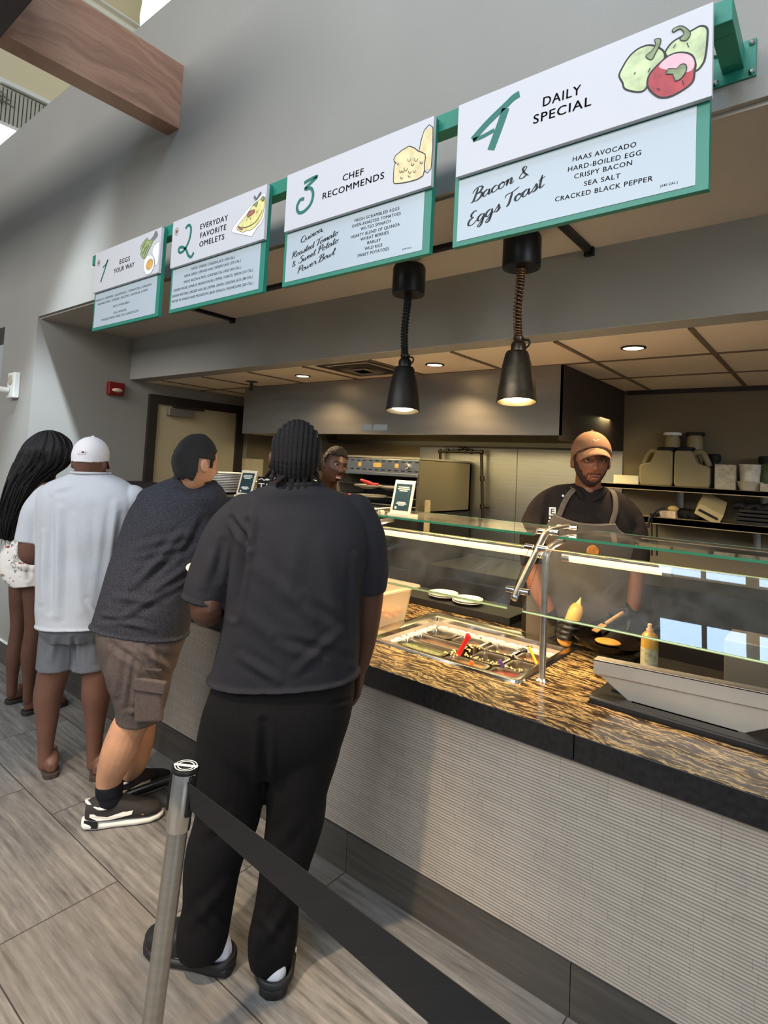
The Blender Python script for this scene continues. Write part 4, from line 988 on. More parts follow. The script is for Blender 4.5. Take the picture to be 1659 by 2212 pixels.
ART = {'pepL': [(483, 133), (491, 152), (508, 175), (531, 186), (558, 182), (584, 159), (591, 140), (585, 126), (571, 111), (558, 99), (551, 77), (541, 69), (522, 75), (498, 92), (492, 110)],
'pepR': [(593, 141), (597, 158), (610, 169), (631, 174), (652, 179), (669, 181), (682, 169), (683, 144), (680, 106), (674, 85), (657, 74), (625, 97)],
'pepRed': [(552, 89), (558, 108), (578, 125), (600, 136), (625, 134), (650, 117), (659, 91), (657, 72), (653, 49), (633, 37), (605, 31), (583, 37), (568, 51), (555, 71)],
'redtop': [(578, 118), (600, 134), (625, 132), (648, 116), (657, 94), (650, 78), (626, 82), (600, 99)],
'stemL': [(547, 158), (560, 165), (569, 178), (567, 192), (580, 188), (579, 174), (570, 157), (562, 143), (553, 148)],
'stemR': [(624, 167), (633, 177), (624, 194), (609, 192), (608, 200), (624, 201), (638, 189), (647, 171), (638, 158)],
'stemRed': [(595, 91), (600, 103), (618, 95), (627, 102), (638, 98), (640, 83), (629, 67), (615, 66), (610, 85)]}
def picture(t, X, layers, name):
    """layers of painted shapes: (outline, fill, line width, smoothing)"""
    r = None
    for i, (pts, fill, lw, ln) in enumerate(layers):
        y = YH - .0003 * i
        if fill is not None:
            mb = MB(); patch(mb, pts, X, y + .0001, ZH, ln)
            o = sub(mb.build(name if r is None else 'painted_shape', fill), t) if r is None else mb.build('painted_shape', fill)
            if r is None: r = o
            else: o.parent = r
        if lw:
            mb = MB(); ribbon(mb, pts, lw, X, y - .0001, ZH, closed=fill is not None, dep=.0003, n=max(ln, 2)); o = mb.build('painted_line', art_bk if lw > 1.5 else art_gy)
            if r is None: r = sub(o, t)
            else: o.parent = r
picture(t, X, [(ART['pepL'], art_g1, 4.5, 4), (ART['pepR'], art_g1, 4.5, 4), (ART['pepRed'], art_r, 4.5, 4), (ART['redtop'], art_p, 0, 4), (ART['stemL'], art_g2, 2.2, 4), (ART['stemR'], art_g2, 2.2, 4), (ART['stemRed'], art_g2, 2.2, 2),
    ([(520, 120), (523, 126)], None, 2, 3), ([(553, 112), (558, 122)], None, 2, 3), ([(640, 150), (644, 138)], None, 2, 3), ([(575, 62), (582, 56)], None, 2, 3), ([(632, 60), (634, 48)], None, 2, 3), ([(610, 150), (616, 158)], None, 2, 3)], 'pepper_picture')
# --- 3
X, t = sign_base(3, 'menu sign 3, CHEF RECOMMENDS, with painted cheese')
mb = MB(); ribbon(mb, [(101, 171), (128, 176), (170, 178), (135, 160), (108, 146), (140, 140), (154, 112), (143, 78), (110, 58), (80, 60), (68, 84), (82, 108), (106, 108)], 13, X, YH, ZH)
sub(mb.build('numeral', mt_num), t)
mb = MB(); text(mb, 'CHEF', (304, 122), (403, 119), 24, X, YH - .0003, ZH, 1.2); text(mb, 'RECOMMENDS', (206, 80), (498, 78), 24, X, YH - .0003, ZH, 1.2)
sub(mb.build('title', mt_ink), t)
mb = MB()
for s, a, b in (('FRESH SCRAMBLED EGGS', (359, -37), (559, -40)), ('OVEN-ROASTED TOMATOES', (348, -55), (566, -59)), ('WILTED SPINACH', (390, -74), (525, -76)), ('HEARTY BLEND OF QUINOA', (346, -94), (564, -96)), ('WHEAT BERRIES', (392, -112), (518, -114)), ('BARLEY', (425, -131), (485, -133)), ('WILD RICE', (414, -150), (493, -152)), ('SWEET POTATOES', (382, -169), (523, -171))):
    text(mb, s, a, b, 11 if s[0] != '(' else 5, X, YS_ - .0002, ZH, .5)
sub(mb.build('ingredients', mt_ink), t)
mb = MB(); text(mb, '(570 CAL.)', (580, -183), (619, -183), 5, X, YS_ - .0002, ZH, .3); sub(mb.build('calorie_note', mt_ink), t)
mb = MB(); script(mb, 'Quinoa,', (83, -57), (206, -32), 11, X, YS_, ZH, 4.4); script(mb, 'Roasted Tomato', (37, -109), (280, -65), 11, X, YS_, ZH, 4.4); script(mb, '& Sweet Potato', (40, -144), (284, -94), 11, X, YS_, ZH, 4.4); script(mb, 'Power Bowl', (74, -174), (268, -136), 11, X, YS_, ZH, 4.4)
sub(mb.build('dish_name', mt_ink), t)
ch = [(543, 142), (600, 159), (638, 130), (667, 110), (666, 80), (662, 40), (612, 36), (556, 44), (541, 56), (542, 111), (549, 117), (541, 124)]
ls = [([(642, 129), (659, 194), (692, 193), (692, 55), (665, 58), (660, 108)], art_ch, 2.6, 1), (ch, art_ch, 3.2, 2)]
for (a, b, r_) in ((605, 112, 7), (633, 105, 8), (593, 84, 8), (620, 92, 6), (655, 88, 6), (572, 82, 5), (582, 78, 4), (611, 68, 6), (630, 66, 6), (578, 58, 5), (610, 54, 5), (560, 112, 5)):
    ls.append(([(a - r_, b + r_ * .7), (a - r_, b - r_ * .3), (a, b - r_), (a + r_ * .8, b - r_ * .1)], None, 1.7, 3))
picture(t, X, ls, 'cheese_picture')
# --- 2
X, t = sign_base(2, 'menu sign 2, EVERYDAY FAVORITE OMELETS, with a painted omelet')
mb = MB(); ribbon(mb, [(116, 170), (122, 180), (145, 182), (160, 158), (152, 112), (122, 74), (88, 62), (68, 72), (72, 88), (98, 86), (128, 70), (152, 36), (178, 24), (196, 42)], 13, X, YH, ZH)
sub(mb.build('numeral', mt_num), t)
mb = MB(); text(mb, 'EVERYDAY', (234, 141), (441, 137), 25, X, YH - .0003, ZH, 1.2); text(mb, 'FAVORITE', (239, 99), (433, 97), 25, X, YH - .0003, ZH, 1.2); text(mb, 'OMELETS', (237, 58), (424, 56), 25, X, YH - .0003, ZH, 1.2)
sub(mb.build('title', mt_ink), t)
mb = MB()
for s, a, b in (('CLASSIC CHEESE | CHEDDAR JACK (390 CAL.)', (155, -31), (489, -37)), ('HAM & CHEESE | SMOKED HAM, CHEDDAR JACK (370 CAL.)', (106, -57), (531, -60)), ('SMOKY BACON & SWISS | CRISP BACON, SWISS (430 CAL.)', (104, -85), (536, -89)), ('GARDEN VEGGIE | SPINACH, MUSHROOM, BELL PEPPER, TOMATO, ONION (310 CAL.)', (20, -113), (618, -116)), ('DENVER WESTERN | SMOKED HAM, BELL PEPPER, ONION, CHEDDAR JACK (380 CAL.)', (14, -141), (620, -145)), ('WHITES W/ SPINACH AND MUSHROOM | BABY SPINACH, MUSHROOMS (200 CAL.)', (9, -166), (626, -172))):
    text(mb, s, a, b, 12, X, YS_ - .0002, ZH, .4)
sub(mb.build('dish_list', mt_ink), t)
def logo(cx, cy):
    mb = MB(); ribbon(mb, [(cx + 14 * math.cos(q), cy + 18 * math.sin(q)) for q in np.linspace(0, 2 * PI, 12, endpoint=False)], 1.6, X, YH, ZH, True)
    patch(mb, [(cx - 7, cy), (cx, cy + 9), (cx + 8, cy + 3), (cx + 4, cy - 8), (cx - 5, cy - 7)], X, YH, ZH)
    sub(mb.build('emblem', M('emblem_brown', srgb(120, 66, 50), .6)), t)
logo(37, 175)
picture(t, X, [([(477, 82), (490, 99), (554, 141), (618, 173), (667, 193), (690, 188), (688, 86), (649, 56), (623, 32), (608, 29), (522, 59), (484, 72)], art_wh, 1.4, 2),
    ([(510, 85), (522, 97), (564, 121), (610, 157), (665, 177), (688, 171), (686, 129), (673, 90), (638, 64), (601, 55), (578, 59), (554, 58), (521, 74)], art_om, 2.0, 3),
    ([(519, 93), (552, 75), (549, 69), (526, 78)], art_hm, 1.6, 2), ([(577, 128), (593, 139), (624, 139), (627, 127), (610, 120), (584, 115)], art_hm, 1.6, 3),
    ([(610, 160), (636, 169), (644, 164), (634, 147), (624, 158)], art_g2, 1.6, 2), ([(631, 176), (617, 190), (619, 200), (632, 184)], art_gy, 1.6, 2), ([(631, 176), (648, 198), (662, 205), (651, 188)], art_gy, 1.6, 2), ([(665, 172), (672, 182), (684, 178), (680, 160)], art_g2, 1.6, 2),
    ([(548, 82), (568, 74), (618, 77), (651, 91), (678, 122)], None, 2.2, 4), ([(600, 110), (606, 100)], None, 1.8, 2), ([(640, 120), (648, 130)], None, 1.8, 2), ([(575, 100), (583, 108)], None, 1.8, 2)], 'omelet_picture')
# --- 1
X, t = sign_base(1, 'menu sign 1, EGGS YOUR WAY, with painted asparagus and egg, farthest left')
mb = MB(); ribbon(mb, [(100, 132), (128, 142), (148, 158), (154, 168)], 8, X, YH, ZH); ribbon(mb, [(152, 166), (118, 105), (86, 50)], 12, X, YH, ZH)
sub(mb.build('numeral', mt_num), t)
mb = MB(); text(mb, 'EGGS', (290, 115), (397, 115), 26, X, YH - .0003, ZH, 1.2); text(mb, 'YOUR WAY', (232, 74), (450, 74), 26, X, YH - .0003, ZH, 1.2)
sub(mb.build('title', mt_ink), t)
mb = MB()
for s, a, b in (('SPINACH | PEPPERS | JALAPENOS | TOMATOES | ONIONS', (8, -49), (611, -47)), ('MUSHROOMS | CHEESE | BACON | SAUSAGE | HAM', (38, -73), (574, -70)), ('- ALSO AVAILABLE -', (207, -108), (412, -108)), ('EGG WHITES', (236, -146), (372, -146)), ('CHOLESTEROL-FREE EGG SUBSTITUTE', (96, -170), (500, -168))):
    text(mb, s, a, b, 12, X, YS_ - .0002, ZH, .4)
sub(mb.build('dish_list', mt_ink), t)
logo(43, 168)
picture(t, X, [([(624, 110), (635, 143), (681, 158), (688, 147), (688, 102), (684, 50), (659, 41), (653, 70)], art_wh, 1.3, 3),
    ([(503, 158), (514, 179), (559, 202), (577, 188), (598, 185), (622, 199), (642, 221), (662, 202), (657, 188), (625, 174), (603, 149), (580, 127), (560, 101), (533, 102), (508, 128), (514, 141)], art_as, 2.0, 3),
    ([(598, 185), (622, 199), (642, 221), (662, 202), (657, 188), (625, 174)], art_gy, 0, 3),
    ([(551, 53), (552, 84), (573, 104), (604, 105), (635, 90), (651, 63), (650, 37), (628, 10), (592, 5), (566, 22)], art_wh, 1.4, 3),
    ([(575, 47), (585, 74), (612, 83), (634, 73), (639, 54), (624, 33), (599, 28)], art_yk, 1.4, 3), ([(520, 150), (560, 190)], None, 1.8, 2), ([(530, 120), (570, 165)], None, 1.8, 2), ([(545, 108), (590, 160)], None, 1.8, 2)], 'egg_picture')

# the letters on the black sign behind the big man
X = 0; mb = MB(); text(mb, 'TH', (-2690, 0), (-2560, 0), 34, 0, 2.1995, 1.43); 
ribbon(mb, [(-2690, 52), (-2660, 60), (-2640, 52), (-2615, 60), (-2590, 56)], 5, 0, 2.1995, 1.43); patch(mb, [(-2622, 52), (-2612, 66), (-2602, 52)], 0, 2.1995, 1.43, 1)
sub(mb.build('lettering', mt_plastic), bs_)

# skylight of the hall, high over the counter front (it shows in the glass guard)
sk = thing('window_2', 'glazed roof light of the hall with dark mullions', 'window', loc=(-.6, .1, 5.6)); sk['kind'] = 'structure'
mt_sky = M('lit_sky_pane', (.7, .85, 1), .4, emit=((.50, .70, 1.0), 9.0))
for x0, x1 in ((-1.48, -1.10), (-1.05, -.72), (-.61, -.25), (-.2, .2)):
    for y0, y1 in ((.45, .80), (-.75, .12)):
        sub(MB().box(x0, x1, y0, y1, 5.60, 5.61).build('pane', mt_sky), sk)
    sub(MB().tube(catmull([(x0, .50, 5.57), ((x0 + x1) / 2 + .1, .58, 5.56), (x1 + .03, .47, 5.57)], 4), [.012] * 5 + [.03] * 4, 8).build('shade_cord', mt_dark), sk)
sub(MB().box(-1.6, .3, -.9, .95, 5.63, 5.66).build('frame', mt_dark), sk)

# ------------------------------------------------------------------ queue post
pt, pb = at(401, 1660, 1.50), at(327, 2225, 1.45)
axp = unit(pt - pb); ft = pb - axp * (pb[2] / axp[2])
qp = thing('queue_post', 'brushed steel queue barrier post with a black belt', 'post', loc=tuple(ft))
R_ = .0255
sub(MB().lathe([(.17, 0), (.17, .008), (.06, .03), (.03, .04)], (ft[0], ft[1], 0.001), n=40).build('base_plate', mt_dull, smooth=True), qp)
L_ = np.linalg.norm(pt - ft)
sub(MB().tube([ft + axp * .02, pt - axp * .15], R_, 36).build('tube', mt_steel, smooth=True), qp)
hd_ = sub(MB().lathe([(R_, -.152), (R_ + .004, -.150), (R_ + .005, -.148), (R_ + .005, -.004), (R_ + .003, 0)], pt, axp, n=40).build('head', mt_steel2, smooth=True), qp)
sub(MB().lathe([(R_ + .009, -.004), (R_ + .010, .002), (R_ + .008, .006), (.001, .007)], pt, axp, n=40).build('cap', mt_black, smooth=True), qp)
e1 = unit(RTH - axp * (RTH @ axp)); e2 = np.cross(axp, e1)
def disc_pt(a, r): return pt + axp * .0075 + e1 * r * math.cos(a) + e2 * r * math.sin(a)
dm = MB()
for r0, r1 in ((.0265, .029), (.019, .022)):
    for s in (0, 1):
        q = np.linspace(.22 + PI * s, PI - .22 + PI * s, 20)
        dm.loft([[disc_pt(a, r0), disc_pt(a, r1), disc_pt(a, r1) + axp * .0006, disc_pt(a, r0) + axp * .0006] for a in q])
dm.obox(pt + axp * .008, e1 * .031, e2 * .0042, axp * .0008)
sub(dm.build('cap_badge', mt_plastic), qp)
def side_plate(dirv, nm):
    dv = unit(dirv - axp * (dirv @ axp)); sd = np.cross(axp, dv)
    sub(MB().obox(pt + dv * (R_ + .006) - axp * .058, sd * .008, dv * .006, axp * .050).build(nm, mt_black, bevel=.003), qp)
    return dv
toR = unit(RTH * .8 - FWH * .6)
dvv = side_plate(toR, 'belt_slot'); side_plate(-RTH * .95 + FWH * .1, 'receiver_slot'); side_plate(RTH * .6 + FWH * .8, 'receiver_slot')
b0a, b0b = at(408, 1692, 1.47), at(412, 1750, 1.47)
b1a, b1b = at(1000, 2135, 1.12), at(930, 2212, 1.12)
bdir = (b1a - b0a)
bl = MB(); a1 = b0a + bdir * 1.6; a2 = b0b + (b1b - b0b) * 1.6
nb = unit(np.cross(b1a - b0a, b0b - b0a)) * .0012
rr_ = []
for i in range(14):
    f = i / 13; p = b0a + (a1 - b0a) * f; q = b0b + (a2 - b0b) * f
    rr_.append([p - nb, p + nb, q + nb, q - nb])
bl.loft(rr_)
sub(bl.build('belt', M('black_webbing', srgb(13, 13, 13), .85, bump=(500, .3))), qp)

# ------------------------------------------------------------------ people
def spow(x, e): return np.sign(x) * np.abs(x) ** e
class Rings:
    """stack of body rings: left and right edge as seen, distance, half depth"""
    def __init__(s, rows, n=2.35):
        s.rows = [np.array(r, float) for r in rows]; s.n = n
    def at(s, t):
        k = min(int(t), len(s.rows) - 2); f = t - k
        p0, p1, p2, p3 = s.rows[max(k - 1, 0)], s.rows[k], s.rows[k + 1], s.rows[min(k + 2, len(s.rows) - 1)]
        r = .5 * ((2 * p1) + (-p0 + p2) * f + (2 * p0 - 5 * p1 + 4 * p2 - p3) * f * f + (-p0 + 3 * p1 - 3 * p2 + p3) * f ** 3)
        L, R = at(r[0], r[1], r[4]), at(r[2], r[3], r[4])
        return (L + R) / 2, (R - L) / 2, FWH * r[5]
    def pt(s, t, th, off=0.):
        c, a, b = s.at(t); e = 2 / s.n
        la, lb = np.linalg.norm(a), np.linalg.norm(b)
        return c + a * (1 + off / la) * spow(math.cos(th), e) + b * (1 + off / lb) * spow(math.sin(th), e)
    def loft(s, mb, sub=4, n=44, off=0., t0=0, t1=None):
        t1 = len(s.rows) - 1 if t1 is None else t1
        N = max(2, int((t1 - t0) * sub) + 1)
        mb.loft([[s.pt(t, q, off) for q in np.linspace(0, 2 * PI, n, endpoint=False)] for t in np.linspace(t0, t1, N)])
    def scaled(s, k, kd=None):
        kd = k if kd is None else kd; o = []
        for r in s.rows:
            cu, cv = (r[0] + r[2]) / 2, (r[1] + r[3]) / 2
            o.append((cu + (r[0] - cu) * k, cv + (r[1] - cv) * k, cu + (r[2] - cu) * k, cv + (r[3] - cv) * k, r[4], r[5] * kd))
        return Rings(o, s.n)
def limb(mb, rows, n=18, sub=5):
    """tapering limb through (u, v, distance, radius in image units)"""
    p = [np.concatenate([at(u, v, d), [r * d / FOC]]) for u, v, d, r in rows]
    q = catmull(p, sub)
    mb.tube([x[:3] for x in q], [x[3] for x in q], n)
    mb.ball(q[0][:3], q[0][3] * .98); mb.ball(q[-1][:3], q[-1][3] * .98)
    return mb
def limb3(mb, rows, n=18, sub=5):
    q = catmull([np.array(r, float) for r in rows], sub)
    mb.tube([x[:3] for x in q], [x[3] for x in q], n)
    mb.ball(q[0][:3], q[0][3] * .98); mb.ball(q[-1][:3], q[-1][3] * .98)
    return mb

def sleeve(mb, rows, n=24, sub=5):
    """garment limb: open straight hem, no rounded end"""
    p = [np.concatenate([at(u, v, d), [r * d / FOC]]) for u, v, d, r in rows]
    q = catmull(p, sub); mb.tube([x[:3] for x in q], [x[3] for x in q], n); mb.ball(q[0][:3], q[0][3] * .98)
    return mb
def uvd(p):
    q = RC @ (np.asarray(p, float) - EYE); return q[0] / q[2] * FOC + CX, q[1] / q[2] * FOC + CY, q[2]

class Head:
    NU, NV = 120, 88
    def __init__(s, c, F, U=(0, 0, 1), k=1.0, smile=0., jaw=1.0):
        s.c = np.asarray(c, float); s.F = unit(F); s.R = unit(np.cross(s.F, unit(U))); s.U = np.cross(s.R, s.F); s.k = k
        u = np.linspace(0, 2 * PI, s.NU, endpoint=False); v = np.linspace(-PI / 2 + .02, PI / 2 - .02, s.NV)
        uu, vv = np.meshgrid(u, v)
        d = np.stack([np.cos(vv) * np.sin(uu), np.cos(vv) * np.cos(uu), np.sin(vv)], -1)
        x, y, z = d[..., 0] * .0755, d[..., 1] * .097, d[..., 2] * .116
        t = np.clip(-d[..., 2], 0, 1)
        x *= 1 - .26 * jaw * t ** 1.6; y = np.where(y > 0, y * (1 - .02 * t), y * (1 - .42 * t ** 1.3))
        y = np.where((y > 0), y * .96 + .003, y)
        fr = np.clip(d[..., 1], 0, 1) ** 1.2
        ga = lambda x0, z0, sx, sz: np.exp(-((x - x0) / sx) ** 2 - ((z - z0) / sz) ** 2)
        a = np.abs(x)
        gs = lambda x0, z0, sx, sz: np.exp(-((a - x0) / sx) ** 2 - ((z - z0) / sz) ** 2)
        h = .020 * ga(0, -.026, .0125, .016) + .010 * ga(0, .0, .008, .024) + .006 * gs(.012, -.032, .008, .008)
        h += .007 * gs(.028, .030, .022, .009) - .0105 * gs(.030, .010, .017, .012)
        h += .006 * gs(.040, -.022, .018, .016) * (1 + smile) + .0085 * ga(0, -.061, .024, .0055) + .009 * ga(0, -.073, .020, .006) - .006 * ga(0, -.0665, .026 + .008 * smile, .0024)
        h += .010 * ga(0, -.101, .022, .013) - .004 * ga(0, -.086, .02, .006)
        if smile: h -= .004 * smile * gs(.034, -.060, .005, .012)
        y = y + h * fr
        s.l = np.stack([x, y, z], -1) * k
        s.w = s.c + s.l[..., :1] * s.R + s.l[..., 1:2] * s.F + s.l[..., 2:] * s.U
    def p(s, x, y, z): return s.c + (s.R * x + s.F * y + s.U * z) * s.k
    def grid(s, mb):
        NU, NV = s.NU, s.NV; v = s.w.reshape(-1, 3)
        f = [(j * NU + i, j * NU + (i + 1) % NU, (j + 1) * NU + (i + 1) % NU, (j + 1) * NU + i) for j in range(NV - 1) for i in range(NU)]
        f += [tuple(range(NU))[::-1], tuple(range((NV - 1) * NU, NV * NU))]
        mb.add(v, f)
        for sd in (-1, 1):
            e = s.p(sd * .079, -.006, -.004)
            mb.ball(e, .0095 * s.k, .020 * s.k, .032 * s.k, axes=(s.R * sd * .9 - s.F * .35, s.F * .93 + s.R * sd * .3, s.U * .97 - s.F * .18), n=16, m=10)
            mb.tube([e + s.R * sd * .006 * s.k + (s.F * -.016 * math.cos(q) * 1.0 + s.U * .026 * math.sin(q)) * s.k for q in np.linspace(-1.5, 1.7, 10)], .0042 * s.k, 8)
        return mb
    def patch(s, mask, off, noise=None):
        """closed shell over part of the head: mask(x,y,z) and thickness off (number or function)"""
        x, y, z = s.l[..., 0] / s.k, s.l[..., 1] / s.k, s.l[..., 2] / s.k
        mk = mask(x, y, z); o = off(x, y, z) if callable(off) else np.full(x.shape, off)
        n = np.stack([x / .0755 ** 2, y / .097 ** 2, z / .116 ** 2], -1); n /= np.linalg.norm(n, axis=-1)[..., None]
        n = n[..., :1] * s.R + n[..., 1:2] * s.F + n[..., 2:] * s.U
        if noise is not None: o = o + noise(s.w.reshape(-1, 3)).reshape(o.shape)
        out = s.w + n * (o * s.k)[..., None]; inn = s.w - n * .004 * s.k
        NU, NV = s.NU, s.NV; idx = {}; v = []; f = []
        def vid(j, i, top):
            i %= NU; key = (j, i, top)
            if key not in idx: idx[key] = len(v); v.append(out[j, i] if top else inn[j, i])
            return idx[key]
        fm = [[mk[j, i] and mk[j, (i + 1) % NU] and mk[j + 1, i] and mk[j + 1, (i + 1) % NU] for i in range(NU)] for j in range(NV - 1)]
        for j in range(NV - 1):
            for i in range(NU):
                if not fm[j][i]: continue
                q = [(j, i), (j, i + 1), (j + 1, i + 1), (j + 1, i)]
                f.append(tuple(vid(*a, 1) for a in q)); f.append(tuple(vid(*a, 0) for a in q[::-1]))
                for (a, b), (dj, di) in zip(((0, 1), (1, 2), (2, 3), (3, 0)), ((-1, 0), (0, 1), (1, 0), (0, -1))):
                    jj, ii = j + dj, (i + di) % NU
                    if not (0 <= jj < NV - 1 and fm[jj][ii]): f.append((vid(*q[a], 0), vid(*q[b], 0), vid(*q[b], 1), vid(*q[a], 1)))
        if mk[NV - 1].all():
            f.append(tuple(vid(NV - 1, i, 1) for i in range(NU)))
        return MB().add(v, f)

def hand(mb, w, D, Np, ts, curl=.5, k=1.0, spread=1.0):
    """palm, four fingers and a thumb: wrist w, direction D, palm faces Np, thumb on side ts"""
    D = unit(D); Np = unit(Np - D * (Np @ D)); Sd = np.cross(D, Np) * ts
    rg = []
    for t, rx, ry in ((-.01, .026, .019), (.02, .031, .017), (.05, .039, .016), (.08, .041, .014), (.093, .037, .011)):
        rg.append([w + D * t * k + (Sd * rx * math.cos(q) + Np * ry * math.sin(q)) * k for q in np.linspace(0, 2 * PI, 18, endpoint=False)])
    mb.loft(rg)
    for i, (o, L) in enumerate(((.028, .068), (.010, .077), (-.010, .072), (-.027, .056))):
        p = w + (D * .086 + Sd * o * spread) * k; a = 0; P = [p - D * .02 * k, p]
        for f, ca in ((.45, .55), (.32, 1.0), (.23, .9)):
            a += curl * ca; dr = D * math.cos(a) + Np * math.sin(a) + Sd * o * .8; P.append(P[-1] + unit(dr) * L * f * k)
        r = [.0095, .0092, .0085, .0076, .0062]
        mb.tube(P, [x * k * (.9 if i == 3 else 1) for x in r], 10); mb.ball(P[-1], .0062 * k)
    P = [w + (D * .022 + Sd * .026) * k]
    for dr, L in ((D * .62 + Sd * .70 + Np * .30, .040), (D * .80 + Sd * .35 + Np * (.35 + curl * .4), .030), (D * .85 + Np * (.4 + curl * .4), .024)):
        P.append(P[-1] + unit(dr) * L * k)
    mb.tube(P, [.013 * k, .0115 * k, .0095 * k, .007 * k], 10); mb.ball(P[-1], .007 * k)
    return mb
def foot_rings(h, D, prof, z0=0.):
    """prof: (t along the foot, half width, height, sideways shift)"""
    h = np.asarray(h, float); D = unit(D); Sd = np.cross(D, UPV); out = []
    for t, w, hh, sh, zb in prof:
        c = h + D * t + Sd * sh
        ring = []
        for q in np.linspace(0, 2 * PI, 24, endpoint=False):
            s_, c_ = math.sin(q), math.cos(q)
            z = z0 + zb + (hh * .5 * (1 + spow(s_, .8)) if s_ > 0 else hh * .5 * (1 - abs(s_) ** .35))
            ring.append(V3(c[0], c[1], 0) + Sd * w * spow(c_, .9) + UPV * z)
        out.append(ring)
    return out
def bare_foot(mb, h, D, L=.25, z0=.02, flip=1):
    P = [(0, .016, .045, 0, 0), (.02, .029, .062, 0, 0), (.05, .033, .085, 0, 0), (.09, .034, .082, 0, 0), (.13, .038, .062, 0, 0), (.17, .044, .045, .003 * flip, 0), (.205, .045, .032, .003 * flip, 0), (.225, .040, .022, .002 * flip, 0)]
    mb.loft(foot_rings(h, D, [(t * L / .25, w, a, s, z) for t, w, a, s, z in P], z0))
    Dn = unit(D); Sd = np.cross(Dn, UPV); h = np.asarray(h, float)
    for i, (o, e, r) in enumerate(((-.030, .244, .0125), (-.010, .248, .0095), (.008, .242, .009), (.023, .233, .0085), (.036, .222, .008))):
        o *= flip; b = V3(h[0], h[1], z0 + r) + Dn * (L * .8) + Sd * o; t = V3(h[0], h[1], z0 + r * .9) + Dn * (e * L / .25) + Sd * o * 1.02
        mb.tube([b, t], [r, r], 10); mb.ball(t, r)
    return mb
def flip_flop(h, D, mat, mat2, par, L=.27, flip=1):
    Dn = unit(D); Sd = np.cross(Dn, UPV); h = np.asarray(h, float) - Dn * .012
    out = [(0, .0), (.004, .024), (.03, .036), (.08, .036), (.14, .038), (.20, .047), (.24, .042), (.262, .028), (.27, .0)]
    pts = [h + Dn * t * L / .27 + Sd * w for t, w in out] + [h + Dn * t * L / .27 - Sd * w for t, w in out[-2:0:-1]]
    pts = catmull(pts, 4, True)
    s = MB().prism([V3(p[0], p[1], .001) for p in pts], (0, 0, .024)).build('sandal_sole', mat2, par, bevel=.004)
    st = MB(); toe = h + Dn * .215 * L / .27 + V3(0, 0, .03) - Sd * .012 * flip
    for sd in (-1, 1):
        st.tube(catmull([h + Dn * .085 + Sd * sd * .036 + V3(0, 0, .02), h + Dn * .13 + Sd * sd * .032 + V3(0, 0, .062), h + Dn * .18 + Sd * sd * .012 + V3(0, 0, .064), toe], 5), [.009] * 15 + [.006], 8, flat=.4)
    st.build('sandal_strap', mat, par, smooth='all'); return s
def skin(name, c, c2=None, r=.48): return M(name, srgb(*c), r, noise=(14, .10), bump=(160, .05), spec=.4)
def cloth(name, c, amt=.12, sc=320, bump_=.35, rough=.85, **k): return M(name, srgb(*c), rough, noise=(sc, amt), bump=(sc * 1.3, bump_), spec=.2, sheen=.0, **k)
def mix_post(*fs):
    def g(co, no):
        for f in fs: co = f(co, no)
        return co
    return g
def soft(amp, sc, seed): return lambda co, no: co + no * (wob(co, sc, seed) * amp)[:, None]
def creases(st):
    f = folds(st); return lambda co, no: f(co, no, None)

# ================= the big man in black =================
sk_big = skin('skin_deep_brown', (74, 48, 36))
body = MB()
hd_big = Head(at(640, 994, 1.86), FWH * .99 - RTH * .10, k=.985)
hd_big.grid(body)
limb(body, [(641, 1000, 1.865, 42), (639, 1025, 1.87, 45), (638, 1060, 1.88, 56)])
RB = Rings([(592, 1044, 690, 1044, 1.87, .092), (556, 1058, 724, 1060, 1.87, .108), (514, 1083, 774, 1088, 1.88, .125), (496, 1120, 797, 1126, 1.88, .150), (503, 1180, 803, 1182, 1.88, .175), (500, 1250, 789, 1252, 1.88, .185), (487, 1330, 779, 1332, 1.88, .185), (471, 1400, 775, 1402, 1.88, .178), (456, 1458, 772, 1448, 1.88, .170)])
RB.scaled(.86, .86).loft(body, 3)
limb(body, [(525, 1125, 1.88, 28), (482, 1190, 1.86, 34), (452, 1260, 1.83, 36), (446, 1312, 1.80, 34), (452, 1318, 1.84, 32), (478, 1290, 1.98, 26), (470, 1262, 2.10, 19)])
hand(body, at(470, 1260, 2.11), at(462, 1236, 2.24) - at(470, 1260, 2.11), V3(0, 0, 1), 1, .35, 1.05)
limb(body, [(765, 1120, 1.88, 26), (788, 1190, 1.90, 32), (794, 1260, 1.92, 36), (793, 1330, 1.93, 30), (788, 1390, 1.95, 23), (779, 1438, 1.96, 17)])
hand(body, at(779, 1440, 1.965), at(764, 1505, 1.97) - at(779, 1440, 1.965), -RTH * .8 - FWH * .3, 1, .55, 1.05)
limb(body, [(545, 1480, 1.87, 70), (508, 1620, 1.86, 70), (488, 1760, 1.84, 55), (460, 1880, 1.82, 46), (448, 1980, 1.81, 34), (445, 2060, 1.795, 26)])
limb(body, [(670, 1480, 1.87, 70), (655, 1620, 1.86, 70), (636, 1760, 1.85, 54), (614, 1880, 1.83, 44), (596, 1990, 1.80, 32), (586, 2080, 1.785, 25)])
HL, DL = on(494, 2096, 2, 0), V3(-.88, -.42, 0)
HR, DR = V3(-1.330, 1.262, 0), V3(-.66, .75, 0)
bare_foot(body, HL + unit(DL) * .01, DL, .26, .022); bare_foot(body, HR + unit(DR) * .01, DR, .26, .022)
big = fuse('person', body, sk_big, None, .0048, 5)
tag(big, 'big man with braided hair in a black tee and black trousers, seen from behind', 'person')
